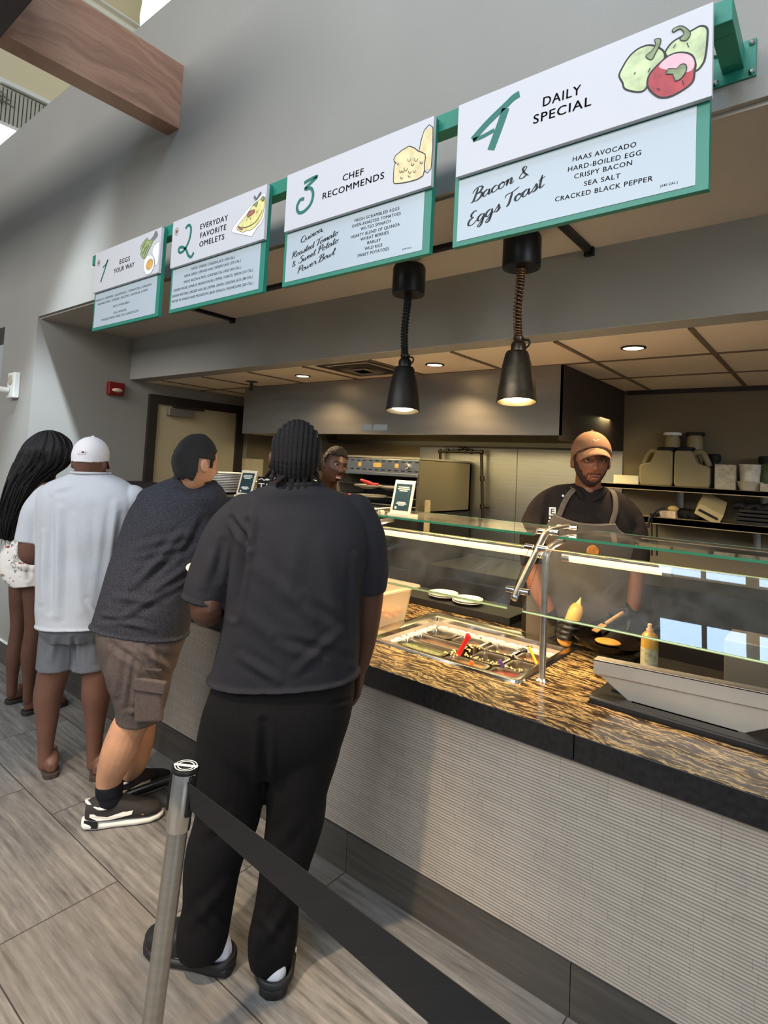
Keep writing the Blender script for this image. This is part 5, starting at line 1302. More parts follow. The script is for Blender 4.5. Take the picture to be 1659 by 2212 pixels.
# shirt
sh = MB(); RB.loft(sh, 5, 56)
sleeve(sh, [(528, 1108, 1.88, 40), (497, 1150, 1.87, 50), (472, 1212, 1.85, 52), (450, 1268, 1.83, 49), (443, 1290, 1.825, 47)])
sleeve(sh, [(768, 1108, 1.88, 42), (790, 1160, 1.885, 43), (796, 1222, 1.90, 43), (794, 1270, 1.915, 40)])
hem = [RB.pt(8, q, .004) for q in np.linspace(0, 2 * PI, 60)]
sh.tube(hem, .007, 8)
mt_bt = cloth('washed_black_cotton', (38, 38, 42), .16, 420)
def add_hem(mb, c, nrm, r, tr):
    a = unit(np.cross(nrm, UPV)); b = np.cross(unit(nrm), a); mb.tube([c + (a * math.cos(q) + b * math.sin(q)) * r for q in np.linspace(0, 2 * PI, 40)], tr, 8)
c0, c1 = at(450, 1268, 1.83), at(443, 1290, 1.825); add_hem(sh, c1 + unit(c1 - c0) * .012, c1 - c0, 47 * 1.825 / FOC, .006)
fuse('shirt', sh, mt_bt, big, .0052, 4, mix_post(soft(.004, 9, 1), soft(.0016, 30, 2), creases([
    ((536, 1128), (505, 1330), .010, -.016), ((500, 1120), (540, 1180), .008, -.010), ((548, 1090), (530, 1200), .012, .007), ((640, 1160), (628, 1290), .02, .004), ((560, 1230), (680, 1330), .018, .004), ((520, 1320), (650, 1420), .018, .004), ((700, 1180), (735, 1400), .02, .005), ((600, 1380), (760, 1420), .012, -.005), ((520, 1420), (600, 1470), .012, .006), ((740, 1360), (640, 1450), .012, .006), ((768, 1200), (764, 1440), .009, .006), ((660, 1300), (745, 1350), .014, -.005), ((560, 1150), (600, 1260), .02, -.004), ((455, 1200), (440, 1265), .012, .006), ((480, 1170), (470, 1250), .01, -.006)])))
# collar and chain
cl = MB(); cl.tube([RB.pt(.12, q, .004) for q in np.linspace(0, 2 * PI, 50)], .009, 10, flat=.7); cl.build('collar', mt_bt, big, smooth='all')
ch = MB(); ch.tube([at(640, 1040, 1.87) + RTH * .074 * math.cos(q) + FWH * .075 * math.sin(q) + UPV * (-.004 - .02 * math.sin(q)) for q in np.linspace(0, 2 * PI, 60)], .0032, 8)
ch.build('neck_chain', M('silver_chain', srgb(214, 214, 218), .2, 1.), big, smooth='all')
# trousers
RP = Rings([(476, 1425, 752, 1420, 1.88, .135), (460, 1480, 764, 1470, 1.87, .152), (440, 1540, 758, 1535, 1.865, .16), (430, 1610, 740, 1600, 1.86, .14), (432, 1660, 716, 1655, 1.86, .10)])
tr = MB(); RP.loft(tr, 4)
sleeve(tr, [(535, 1500, 1.865, 78), (510, 1600, 1.86, 84), (497, 1700, 1.85, 77), (491, 1765, 1.84, 70), (462, 1850, 1.82, 61), (449, 1950, 1.81, 53), (438, 2012, 1.80, 55), (434, 2050, 1.797, 52)])
sleeve(tr, [(668, 1500, 1.865, 82), (655, 1600, 1.86, 82), (641, 1700, 1.85, 68), (638, 1765, 1.85, 64), (620, 1850, 1.83, 54), (600, 1950, 1.81, 46), (587, 2035, 1.79, 51), (584, 2078, 1.787, 46)])
mt_tr = cloth('black_trouser', (15, 14, 15), .25, 300)
fuse('trousers', tr, mt_tr, big, .0055, 4, mix_post(soft(.004, 10, 4), soft(.0016, 28, 5), creases([((430, 1960), (500, 2030), .014, .007), ((500, 1900), (410, 2000), .014, .006), ((620, 1960), (560, 2050), .014, .007), ((560, 1980), (630, 2060), .012, .006), ((500, 1760), (440, 1800), .016, .006), ((640, 1770), (600, 1830), .016, .005), ((715, 1520), (752, 1512), .006, -.006), ((570, 1560), (570, 1700), .012, -.012)])))
tag(MB().tube([at(768, 1446, 1.955) + (RTH * .021 * math.cos(q) + FWH * .024 * math.sin(q)) + UPV * .003 * math.sin(q) for q in np.linspace(0, 2 * PI, 30)], .003, 8).build('bracelet', M('pale_bracelet', srgb(190, 184, 170), .3, .6), big, smooth='all'))
# socks and clogs
mt_sock = cloth('white_sock', (214, 214, 222), .06, 300)
mt_clog = M('black_clog_foam', srgb(24, 24, 25), .55)
for h, D in ((HL, DL), (HR, DR)):
    P = [(.0, .018, .05, 0, 0), (.018, .033, .085, 0, 0), (.05, .037, .115, 0, 0), (.09, .038, .105, 0, 0), (.15, .043, .07, 0, 0), (.22, .044, .04, 0, 0), (.25, .03, .03, 0, 0)]
    s_ = MB().loft(foot_rings(h, D, P, .018)); fuse('sock', s_, mt_sock, big, .005, 6, soft(.001, 60, 8))
    Dn = unit(D); hb = h - Dn * .014
    so = MB().loft(foot_rings(hb, D, [(0, .022, .03, 0, 0), (.012, .040, .036, 0, 0), (.05, .047, .036, 0, 0), (.12, .046, .034, 0, 0), (.20, .054, .036, 0, 0), (.26, .052, .036, 0, 0), (.295, .036, .034, 0, .002), (.31, .016, .028, 0, .006)], .001))
    so.build('clog_sole', mt_clog, big, smooth='all')
    up = MB().loft(foot_rings(hb, D, [(.115, .046, .075, 0, 0), (.15, .051, .092, 0, 0), (.20, .055, .078, 0, 0), (.25, .053, .062, 0, 0), (.285, .042, .046, 0, 0), (.305, .02, .034, 0, .004)], .026))
    Sd = np.cross(Dn, UPV)
    hr = []
    for q in np.linspace(-PI * .5, PI * .5, 15):
        w_ = .049; c = hb + Dn * (.052 - .050 * math.cos(q)) + Sd * w_ * math.sin(q); hr.append(c)
    for zz, rr in ((.036, .010), (.044, .008)):
        up.tube([p + V3(0, 0, zz) for p in [hb + Dn * .12 - Sd * .050] + hr + [hb + Dn * .12 + Sd * .050]], rr, 8)
    fuse('clog', up, mt_clog, big, .005, 4)
    for sd in (-1, 1): MB().lathe([(.007, 0), (.007, .003), (.004, .004)], hb + Dn * .115 + Sd * sd * .055 + V3(0, 0, .055), Sd * sd, n=14).build('rivet', mt_plastic, big)
# braided hair
mt_bh = M('black_hair', srgb(15, 13, 14), .5, noise=(120, .5), bump=(500, .6), spec=.35)
hair = hd_big.patch(lambda x, y, z: (z > .045 - y * .1) | ((y < .045) & (z > -.012)) | ((y < -.015) & (z > -.078)), .007, lambda w: wob(w, 160, 3) * .0012).build('hair', mt_bh, big, smooth='all')
for i, x0 in enumerate(np.linspace(-.070, .070, 11)):
    k_ = math.sqrt(max(.05, 1 - (x0 / .0835) ** 2)); P = []
    for a in np.linspace(-.75, 2.0, 60):
        xx = x0 * (1 - .10 * max(0, a - 1.1)); r_ = 1.085
        P.append((xx, -math.sin(a) * .097 * k_ * r_ * (1 - .24 * max(0, a - 1.57)), math.cos(a) * .116 * k_ * r_))
    e = P[-1]
    for q in range(1, 7): P.append((e[0] * (1 + .02 * q) + .0018 * q * math.sin(i * 2.1), e[1] + .0012 * q - .0004 * q * q, e[2] - .0062 * q))
    W_ = [hd_big.p(*p) for p in P]
    rr = [(.0078 + .0022 * abs(math.sin(j * 1.15))) * (1 if j < 58 else max(.5, 1 - (j - 58) * .07)) for j in range(len(W_))]
    b = MB().tube(W_, rr, 10); b.ball(W_[-1], rr[-1]); b.build('braid', mt_bh, hair, smooth='all')
mb = MB().tube(catmull([hd_big.p(-.045, -.083, -.060), hd_big.p(-.050, -.092, -.072), hd_big.p(-.040, -.094, -.062), hd_big.p(-.028, -.09, -.052)], 6), .0065, 8); mb.build('braid', mt_bh, hair, smooth='all')
# plate held at the counter
tag(MB().lathe([(.04, 0), (.075, .002), (.118, .014), (.118, .017), (.075, .006), (.001, .005)], at(470, 1232, 2.24), unit(V3(0, 0, 1) - FWH * .1), n=44).build('plate', mt_china, smooth=True), 'white plate held out in front of the big man in black', 'plate')

# ================= the man in the dark grey shirt =================
sk_tan = skin('skin_tan', (186, 138, 106))
YV = V3(0, 1, 0)
body = MB(); hd_g = Head(at(424, 1003, 2.60), V3(.05, 1, -.10), k=1.02, jaw=.7); hd_g.grid(body)
limb(body, [(424, 1012, 2.61, 27), (422, 1035, 2.63, 31), (415, 1062, 2.65, 34)])
RG = Rings([(383, 1030, 463, 1042, 2.65, .085), (350, 1040, 472, 1056, 2.66, .090), (319, 1056, 477, 1078, 2.65, .125), (295, 1085, 474, 1112, 2.64, .145), (276, 1122, 464, 1150, 2.62, .155), (260, 1174, 452, 1190, 2.60, .160), (246, 1212, 440, 1226, 2.58, .160), (232, 1256, 426, 1266, 2.56, .160), (215, 1312, 414, 1322, 2.54, .160), (205, 1344, 402, 1372, 2.53, .152)])
RG.scaled(.86).loft(body, 3)
limb(body, [(440, 1095, 2.64, 20), (452, 1150, 2.69, 20), (446, 1225, 2.76, 20), (452, 1240, 2.80, 19), (490, 1222, 2.92, 15), (512, 1212, 2.99, 12)])
hand(body, at(512, 1212, 2.99), at(545, 1202, 3.08) - at(512, 1212, 2.99), V3(0, 0, -1), 1, .4)
limb(body, [(330, 1090, 2.78, 26), (370, 1160, 2.86, 22), (405, 1225, 2.95, 18), (440, 1212, 3.05, 13)])
hand(body, at(440, 1212, 3.05), V3(.3, .8, 0), V3(0, 0, -1), -1, .4)
GH, GD = V3(-2.515, 1.262, 0), V3(.52, .85, 0)
FH, FD = V3(-2.62, 1.395, 0), V3(.10, .99, 0)
GA, FA = GH + unit(GD) * .075, FH + unit(FD) * .075
a1 = uvd(GA + V3(0, 0, .10)); a2 = uvd(GA + V3(0, 0, .06)); a3 = uvd(GA + V3(-.005, -.01, .19)); b1 = uvd(FA + V3(0, 0, .10)); b2 = uvd(FA + V3(0, 0, .06))
limb(body, [(305, 1400, 2.51, 60), (302, 1470, 2.48, 52), (292, 1545, 2.47, 38), (276, 1575, 2.465, 37), (257, 1625, 2.46, 37), (*a3, 27), (*a1, 21), (*a2, 20)])
limb(body, [(310, 1400, 2.62, 52), (308, 1480, 2.63, 46), (304, 1545, 2.63, 33), (299, 1600, 2.64, 32), (293, 1650, 2.645, 23), (*b1, 19), (*b2, 18)])
bare_foot(body, GH + unit(GD) * .012, GD, .25, .03); bare_foot(body, FH + unit(FD) * .012, FD, .25, .03)
grey = fuse('person', body, sk_tan, None, .0052, 5)
tag(grey, 'man in a dark grey tee and brown cargo shorts, leaning on the counter', 'person')
sh = MB(); RG.loft(sh, 5, 50)
sleeve(sh, [(448, 1078, 2.64, 40), (455, 1105, 2.66, 40), (455, 1145, 2.69, 37), (448, 1185, 2.73, 33)])
sleeve(sh, [(330, 1085, 2.72, 36), (350, 1130, 2.80, 34), (372, 1175, 2.87, 30)])
sh.tube([RG.pt(9, q, .003) for q in np.linspace(0, 2 * PI, 50)], .0055, 8)
mt_gs = M('charcoal_heather', srgb(52, 52, 58), .9, noise=(230, .55), bump=(420, .35), spec=.2, sheen=.0)
fuse('shirt', sh, mt_gs, grey, .0055, 4, mix_post(soft(.004, 10, 11), soft(.0014, 32, 12), creases([((400, 1140), (300, 1260), .014, .009), ((420, 1170), (285, 1280), .013, -.008), ((425, 1210), (290, 1310), .015, .010), ((410, 1250), (270, 1330), .012, .008), ((300, 1180), (420, 1150), .014, .007), ((290, 1215), (400, 1190), .012, -.006), ((230, 1330), (330, 1360), .012, .007), ((215, 1338), (300, 1340), .010, -.007), ((440, 1120), (400, 1200), .014, -.012), ((330, 1110), (350, 1200), .02, .005), ((250, 1290), (340, 1300), .014, .007)])))
MB().tube([RG.pt(.1, q, .003) for q in np.linspace(0, 2 * PI, 44)], .006, 8).build('collar', mt_gs, grey, smooth='all')
MB().tube([at(424, 1030, 2.63) + RTH * .062 * math.cos(q) + FWH * .062 * math.sin(q) - UPV * .018 * math.cos(q) - UPV * .006 for q in np.linspace(0, 2 * PI, 50)], .002, 6).build('neck_cord', M('brown_cord', srgb(120, 90, 74), .5), grey, smooth='all')
ss = MB(); Rings([(212, 1325, 404, 1355, 2.53, .142), (216, 1370, 396, 1388, 2.52, .150), (224, 1420, 382, 1420, 2.52, .14), (232, 1450, 374, 1450, 2.52, .12)]).loft(ss, 4)
sleeve(ss, [(308, 1400, 2.50, 74), (302, 1450, 2.49, 70), (304, 1500, 2.475, 58), (300, 1540, 2.47, 47), (299, 1552, 2.47, 46)])
sleeve(ss, [(312, 1400, 2.60, 60), (312, 1480, 2.62, 52), (312, 1535, 2.625, 42)])
mt_cs = M('brown_grey_cargo', srgb(84, 74, 70), .85, noise=(90, .16), bump=(300, .3), spec=.2)
cs = fuse('shorts', ss, mt_cs, grey, .0055, 4, mix_post(soft(.0035, 16, 14), soft(.0015, 45, 15), creases([((300, 1400), (360, 1440), .012, .008), ((260, 1400), (250, 1500), .012, .008), ((290, 1430), (275, 1540), .010, -.007), ((330, 1400), (340, 1450), .010, .007), ((270, 1540), (340, 1530), .009, .006), ((240, 1390), (310, 1440), .012, -.008)])))
pk = MB(); 
def facing_box(mb, u, v, d, w, h, dep, tilt=0.):
    c = at(u, v, d); e1_ = RTH * math.cos(tilt) - UPV * math.sin(tilt); e2_ = UPV * math.cos(tilt) + RTH * math.sin(tilt)
    return mb.obox(c, e1_ * w, e2_ * h, FWH * dep)
facing_box(pk, 322, 1518, 2.372, .058, .076, .016, -.08); pk.build('cargo_pocket', mt_cs, cs, bevel=.012, seg=3)
pk = MB(); facing_box(pk, 324, 1481, 2.362, .066, .026, .012, .10); pk.build('pocket_flap', mt_cs, cs, bevel=.007, seg=3)
for u, v, L_ in ((322, 1446, .05),):
    MB().obox(at(u, v, 2.372), RTH * L_, UPV * .0025, FWH * .004).build('seam', mt_cs, cs)
# hair
mt_gh = M('black_brown_hair', srgb(20, 18, 18), .5, noise=(160, .5), bump=(420, .9), spec=.5)
hd_g.patch(lambda x, y, z: (((z > .064) & (y < .075)) | ((y < .046 + .003 * np.sin(z * 260)) & (z > .024)) | ((y > .020) & (y < .036) & (z > -.012) & (np.abs(x) > .05)) | ((y < -.030) & (z > -.066 + .003 * np.sin(x * 240)))) & ~((np.abs(x) > .05) & (np.abs(y + .004) < .026) & (z < .022)), lambda x, y, z: .0045 + (.008 + .008 * np.clip(z / .116, 0, 1)) * np.clip((.07 - y) / .06, 0, 1), lambda w: wob(w, 130, 9) * .0018 + wob(w, 320, 4) * .0012).build('hair', mt_gh, grey, smooth='all')
# socks and trainers
mt_bsock = cloth('black_sock', (22, 24, 32), .2, 300); mt_tr1 = M('grey_black_knit', srgb(48, 44, 44), .8, noise=(300, .3), bump=(500, .4)); mt_mid = M('white_midsole', srgb(224, 220, 210), .5); mt_blk = M('black_trim', srgb(20, 20, 22), .5)

for h, D, ank in ((GH, GD, (*uvd(GA + V3(-.004, -.008, .165)), 28)), (FH, FD, (*uvd(FA + V3(0, 0, .165)), 25))):
    Dn = unit(D); Sd = np.cross(Dn, UPV); a = at(*ank[:3]); r = ank[3] * ank[2] / FOC; an = V3(*(h + Dn * .072)) + V3(0, 0, .10)
    so = MB().tube(catmull([a, (a + an) / 2, an, h + Dn * .075 + V3(0, 0, .05)], 5), [r] * 6 + [r * .92] * 6 + [.036] * 4, 20).ball(a, r * .9)
    fuse('sock', so, mt_bsock, grey, .005, 4, soft(.0012, 50, 20))
    hb = h - Dn * .02
    P = [(0, .022, .055, 0, .018), (.012, .034, .075, 0, .012), (.05, .041, .094, 0, .006), (.10, .042, .098, 0, 0), (.15, .044, .088, 0, 0), (.20, .048, .066, 0, 0), (.25, .047, .048, 0, 0), (.285, .036, .036, 0, .002), (.305, .016, .022, 0, .006)]
    sh_ = MB().loft(foot_rings(hb, D, P, .024)).build('trainer', mt_tr1, grey, smooth='all')
    Q = [(-.012, .020, .026, 0, .012), (.0, .036, .034, 0, .004), (.05, .044, .032, 0, 0), (.12, .043, .028, 0, 0), (.20, .051, .028, 0, 0), (.26, .049, .026, 0, 0), (.297, .036, .024, 0, .004), (.315, .014, .016, 0, .010)]
    MB().loft(foot_rings(hb, D, Q, .001)).build('midsole', mt_mid, sh_, smooth='all')
    for sd in (-1, 1):
        surf = lambda t, z, o=.0: hb + Dn * t + Sd * sd * (np.interp(t, [p[0] for p in P], [p[1] for p in P]) * (1 - .30 * max(0, (z - .05) / .05)) + .0022 + o) + V3(0, 0, z)
        st = [(.02, .078), (.05, .060), (.09, .052), (.14, .062), (.175, .074), (.19, .068), (.185, .052), (.15, .046), (.10, .040), (.05, .044), (.02, .058)]
        MB().prism([surf(t, z) for t, z in st], Sd * sd * .0016).build('side_stripe', mt_mid, sh_)
        MB().prism([surf(t, z, .0015) for t, z in [(-.004, .012), (.055, .012), (.055, .038), (.0, .042)]], Sd * sd * .004).build('heel_guard', mt_blk, sh_)
    MB().tube(catmull([hb + Dn * .115 - Sd * .036 + V3(0, 0, .095), hb + Dn * .06 - Sd * .040 + V3(0, 0, .088), hb + Dn * .0 + V3(0, 0, .11), hb + Dn * .06 + Sd * .040 + V3(0, 0, .088), hb + Dn * .115 + Sd * .036 + V3(0, 0, .095)], 6), .006, 8).build('collar_trim', mt_mid, sh_, smooth='all')
    lc = MB()
    for i in range(5):
        t = .125 + i * .020; zz = .112 - i * .009
        lc.tube(catmull([hb + Dn * t - Sd * .030 + V3(0, 0, zz - .012), hb + Dn * (t + .008) + V3(0, 0, zz), hb + Dn * t + Sd * .030 + V3(0, 0, zz - .012)], 4), .0026, 6)
    lc.build('laces', mt_blk, sh_, smooth='all')

# ================= the man in the white tee =================
sk_br = skin('skin_brown', (104, 72, 58))
body = MB(); hd_w = Head(at(194, 1001, 2.86), V3(-.70, .71, -.10), k=.93); hd_w.grid(body)
limb(body, [(196, 1005, 2.86, 29), (196, 1022, 2.865, 31), (196, 1045, 2.87, 38)])
RW = Rings([(164, 1019, 229, 1022, 2.87, .092), (136, 1030, 262, 1036, 2.87, .105), (102, 1046, 287, 1055, 2.87, .122), (84, 1076, 300, 1086, 2.87, .142), (86, 1130, 290, 1138, 2.87, .150), (86, 1190, 272, 1198, 2.87, .150), (86, 1260, 260, 1264, 2.86, .150), (87, 1315, 254, 1318, 2.86, .150), (90, 1344, 250, 1346, 2.86, .150)])
RW.scaled(.86).loft(body, 3)
limb(body, [(106, 1086, 2.87, 22), (78, 1130, 2.85, 25), (66, 1180, 2.84, 24), (70, 1198, 2.87, 22), (104, 1198, 3.02, 17), (128, 1186, 3.10, 12)])
hand(body, at(128, 1186, 3.10), at(150, 1176, 3.2) - at(128, 1186, 3.10), V3(0, 0, 1), 1, .4)
limb(body, [(285, 1085, 2.89, 26), (292, 1140, 2.94, 24), (285, 1195, 3.0, 21), (262, 1190, 3.12, 14)])
hand(body, at(262, 1190, 3.12), V3(-.2, .9, .1), V3(0, 0, 1), -1, .4)
limb(body, [(125, 1370, 2.85, 36), (121, 1430, 2.85, 33), (117, 1452, 2.85, 31), (104, 1502, 2.845, 29), (102, 1553, 2.84, 22), (99, 1612, 2.84, 15.5), (98, 1650, 2.84, 15)])
limb(body, [(202, 1370, 2.86, 36), (208, 1430, 2.86, 31), (209, 1455, 2.86, 29.5), (208, 1502, 2.86, 29.5), (206, 1553, 2.86, 21), (204, 1612, 2.86, 15.5), (203, 1650, 2.86, 15)])
WL, WR, WD = V3(-3.015, 1.305, 0), V3(-2.845, 1.435, 0), V3(-.45, .89, 0)
WDL = V3(-.955, .30, 0)
bare_foot(body, WL, WDL, .25, .024, -1); bare_foot(body, WR, WD, .25, .024, 1)
white = fuse('person', body, sk_br, None, .0055, 5)
tag(white, 'man in a white cap, white tee and grey shorts, standing second from the left', 'person')
mt_tan = M('tan_strap', srgb(168, 134, 104), .6); mt_sole = M('brown_sole', srgb(64, 50, 44), .7)
flip_flop(WL, WDL, mt_tan, mt_sole, white, flip=-1); flip_flop(WR, WD, mt_tan, mt_sole, white, flip=1)
sh = MB(); RW.loft(sh, 5, 50)
sleeve(sh, [(105, 1078, 2.87, 34), (84, 1105, 2.86, 34), (69, 1145, 2.85, 31), (62, 1172, 2.84, 29)])
sleeve(sh, [(282, 1082, 2.88, 36), (292, 1130, 2.92, 34), (289, 1165, 2.96, 31)])
sh.tube([RW.pt(8, q, .003) for q in np.linspace(0, 2 * PI, 50)], .0052, 8)
mt_ws = cloth('white_cotton', (190, 191, 193), .05, 260)
fuse('shirt', sh, mt_ws, white, .0055, 4, mix_post(soft(.004, 9, 31), soft(.0015, 28, 32), creases([((110, 1080), (108, 1320), .014, -.009), ((130, 1100), (125, 1330), .016, .008), ((250, 1090), (225, 1300), .016, .008), ((262, 1110), (245, 1240), .012, -.008), ((160, 1120), (175, 1320), .02, .005), ((200, 1100), (200, 1250), .02, -.004), ((95, 1150), (90, 1300), .012, .006), ((190, 1300), (215, 1340), .010, .006), ((110, 1060), (150, 1050), .012, .005)])))
MB().tube([RW.pt(.1, q, .003) for q in np.linspace(0, 2 * PI, 44)], .0065, 8).build('collar', mt_ws, white, smooth='all')
ss = MB(); Rings([(92, 1325, 250, 1328, 2.86, .135), (91, 1352, 247, 1356, 2.86, .135), (100, 1378, 230, 1380, 2.855, .11)]).loft(ss, 4)
sleeve(ss, [(131, 1350, 2.85, 36), (126, 1370, 2.85, 38), (123, 1405, 2.85, 39), (121, 1440, 2.85, 40)]); sleeve(ss, [(196, 1350, 2.86, 38), (198, 1370, 2.86, 39), (199, 1405, 2.86, 39), (200, 1440, 2.86, 40)])
fuse('shorts', ss, cloth('grey_jersey', (104, 106, 110), .08, 260), white, .0055, 4, mix_post(soft(.003, 14, 35), creases([((159, 1380), (158, 1440), .010, -.012), ((120, 1370), (110, 1425), .014, .006), ((200, 1370), (205, 1425), .014, .006)])))
def cap(hd, par, mat, mat_brim, lift=0., curl=.75):
    c = hd.patch(lambda x, y, z: z > .012 + .016 * np.clip(y / .09, -1, 1) + lift * np.clip(y / .09, 0, 1), lambda x, y, z: .011 + .017 * np.sin(np.clip((z - .01) / .10, 0, 1) * PI * .5), lambda w: wob(w, 40, 3) * .0012).build('cap', mat, par, smooth='all')
    br_ = MB(); nA, nB = 17, 6; top = []
    for j in range(nB):
        f = j / (nB - 1); row = []
        for i in range(nA):
            a = -1.05 + 2.1 * i / (nA - 1); rx = .083; ry = .098
            x = math.sin(a) * rx; y = math.cos(a) * ry + f * .072 * math.cos(a * .95) ** .8; z = .032 + lift * (math.cos(a) * .9 + .1) - f * (.040 - lift * .3) - curl * (abs(x) ** 1.8)
            row.append(hd.p(x, y, z))
        top.append(row)
    lo = [[p - hd.U * .004 for p in r] for r in top]
    v = [p for r in top for p in r] + [p for r in lo for p in r]; K = nA * nB; fcs = []
    for j in range(nB - 1):
        for i in range(nA - 1):
            q = (j * nA + i, j * nA + i + 1, (j + 1) * nA + i + 1, (j + 1) * nA + i); fcs += [q, tuple(K + t for t in q[::-1])]
    bd = [(0, i) for i in range(nA)] + [(j, nA - 1) for j in range(1, nB)] + [(nB - 1, i) for i in range(nA - 2, -1, -1)] + [(j, 0) for j in range(nB - 2, 0, -1)]
    for a, b in zip(bd, bd[1:] + bd[:1]): fcs.append((a[0] * nA + a[1], b[0] * nA + b[1], K + b[0] * nA + b[1], K + a[0] * nA + a[1]))
    br_.add(v, fcs).build('brim', mat_brim, c, smooth='all')
    MB().ball(hd.p(0, 0, .145), .008, .008, .005).build('button', mat, c, smooth='all')
    return c
cw_ = cap(hd_w, white, cloth('white_cap_cloth', (222, 216, 214), .04, 200), cloth('red_brim', (150, 34, 44), .08, 200))
e = hd_w.p(-.006, -.107, .045); ev = unit(-hd_w.F + hd_w.U * .25); es = unit(np.cross(ev, UPV))
MB().obox(e + ev * .004, es * .017, UPV * .008, ev * .002).build('back_tag', M('tag_pale', srgb(228, 214, 214), .5), cw_)
MB().obox(e + ev * .005 - es * .008, es * .006, UPV * .004, ev * .002).build('back_mark', M('tag_dark', srgb(60, 60, 90), .5), cw_)

# ================= the woman =================
sk_w = skin('skin_dark_brown', (92, 62, 48))
body = MB(); hd_f = Head(at(117, 979, 3.5), V3(.10, .93, -.34), V3(0, .34, .94), k=.97); hd_f.grid(body)
limb(body, [(112, 990, 3.5, 18), (103, 1015, 3.5, 18), (95, 1040, 3.5, 22)])
RF = Rings([(72, 1034, 122, 1040, 3.5, .06), (56, 1052, 122, 1058, 3.5, .085), (48, 1085, 116, 1088, 3.5, .095), (46, 1130, 104, 1132, 3.5, .085), (38, 1165, 102, 1168, 3.49, .095), (22, 1195, 104, 1200, 3.48, .115), (22, 1245, 102, 1246, 3.47, .11)])
RF.loft(body, 4)
limb(body, [(99, 1056, 3.42, 15), (88, 1100, 3.41, 13), (78, 1138, 3.42, 12), (96, 1148, 3.52, 10), (118, 1140, 3.6, 8)])
hand(body, at(118, 1140, 3.6), V3(.3, .9, .1), V3(0, 0, 1), -1, .4, .9)
limb(body, [(66, 1056, 3.62, 14), (80, 1105, 3.66, 12), (110, 1140, 3.7, 9)])
hand(body, at(110, 1140, 3.7), V3(.3, .9, .1), V3(0, 0, 1), 1, .4, .9)
limb(body, [(46, 1235, 3.52, 24), (42, 1290, 3.52, 20), (39, 1356, 3.52, 15), (31, 1414, 3.52, 16), (27, 1458, 3.52, 11.5), (25, 1498, 3.52, 10)])
limb(body, [(72, 1235, 3.46, 26), (74, 1290, 3.46, 22), (73, 1356, 3.46, 18), (66, 1414, 3.46, 19), (63, 1465, 3.46, 12.5), (61, 1512, 3.47, 10.5)])
FL_, FR_ = V3(-4.08, 1.465, 0), V3(-3.845, 1.475, 0)
bare_foot(body, FL_, V3(.05, 1, 0), .24, .024, -1); bare_foot(body, FR_, V3(.03, 1, 0), .24, .024, 1)
woman = fuse('person', body, sk_w, None, .0058, 4)
tag(woman, 'woman with long dark hair and a white floral skirt at the far left', 'person')
flip_flop(FL_, V3(.05, 1, 0), mt_blk, M('black_sandal', srgb(40, 34, 32), .6), woman, .26, -1); flip_flop(FR_, V3(.03, 1, 0), mt_blk, M('black_sandal_b', srgb(40, 34, 32), .6), woman, .26, 1)
tp = MB(); RF.loft(tp, 5, 40, .006, 2.0, 4.1); fuse('top', tp, cloth('orange_top', (176, 92, 48), .15, 160), woman, .006, 4)
sk_ = MB(); Rings([(30, 1160, 103, 1166, 3.49, .105), (15, 1182, 106, 1190, 3.485, .125), (8, 1210, 108, 1216, 3.48, .135), (13, 1240, 107, 1244, 3.475, .132), (34, 1264, 104, 1260, 3.47, .120)]).loft(sk_, 5)
mt_fl = M('white_floral_cloth', srgb(226, 218, 208), .8, noise=(22, .0), bump=(200, .2)); g = G(mt_fl); P_n = mt_fl.node_tree.nodes['Principled BSDF']
geo = g.n('NewGeometry'); n1 = g.noise(geo.outputs['Position'], 16, 3); n2 = g.noise(geo.outputs['Position'], 26, 2)
c = g.ramp(n1, [(.40, srgb(228, 220, 210)), (.555, srgb(228, 220, 210)), (.575, srgb(108, 104, 92)), (.62, srgb(226, 218, 206)), (.70, srgb(196, 180, 160))])
c = g.mix(g.math('GREATER_THAN', n2, .66), c, (*srgb(150, 60, 50), 1)); g.L.new(c, P_n.inputs['Base Color'])
fuse('skirt', sk_, mt_fl, woman, .006, 4, mix_post(soft(.004, 16, 40), creases([((30, 1190), (60, 1255), .014, .008), ((20, 1220), (90, 1230), .014, .006), ((70, 1190), (60, 1250), .012, -.006)])))
hr = MB(); HR_ = Rings([(104, 929, 112, 929, 3.49, .012), (86, 935, 130, 936, 3.49, .055), (66, 951, 149, 953, 3.49, .085), (52, 970, 152, 974, 3.48, .100), (40, 995, 144, 1004, 3.47, .095), (31, 1016, 116, 1026, 3.46, .085), (21, 1042, 86, 1052, 3.44, .07), (11, 1078, 62, 1086, 3.42, .06), (4, 1110, 46, 1118, 3.41, .05), (1, 1138, 36, 1146, 3.40, .042), (6, 1162, 26, 1168, 3.40, .03)], 2.1)
n_ = 120; rg = []
for t in np.linspace(0, 10, 76):
    row = []
    for j, q in enumerate(np.linspace(0, 2 * PI, n_, endpoint=False)):
        o = .0055 * math.sin(q * 17 + 1.3 * math.sin(t * .9)) + .004 * math.sin(q * 31 + t * .7) + .006 * math.sin(q * 7 + t * .5) * min(1, t / 3)
        row.append(HR_.pt(t, q, o * (.35 + .65 * min(1, t / 3))))
    rg.append(row)
hr.loft(rg)
mt_lh = M('long_dark_hair', srgb(18, 14, 14), .42, noise=(60, .5), bump=(300, .6, (1, 1, .15)), spec=.4)
hr_o = hr.build('hair', mt_lh, woman, smooth='all')
rs = random.Random(5)
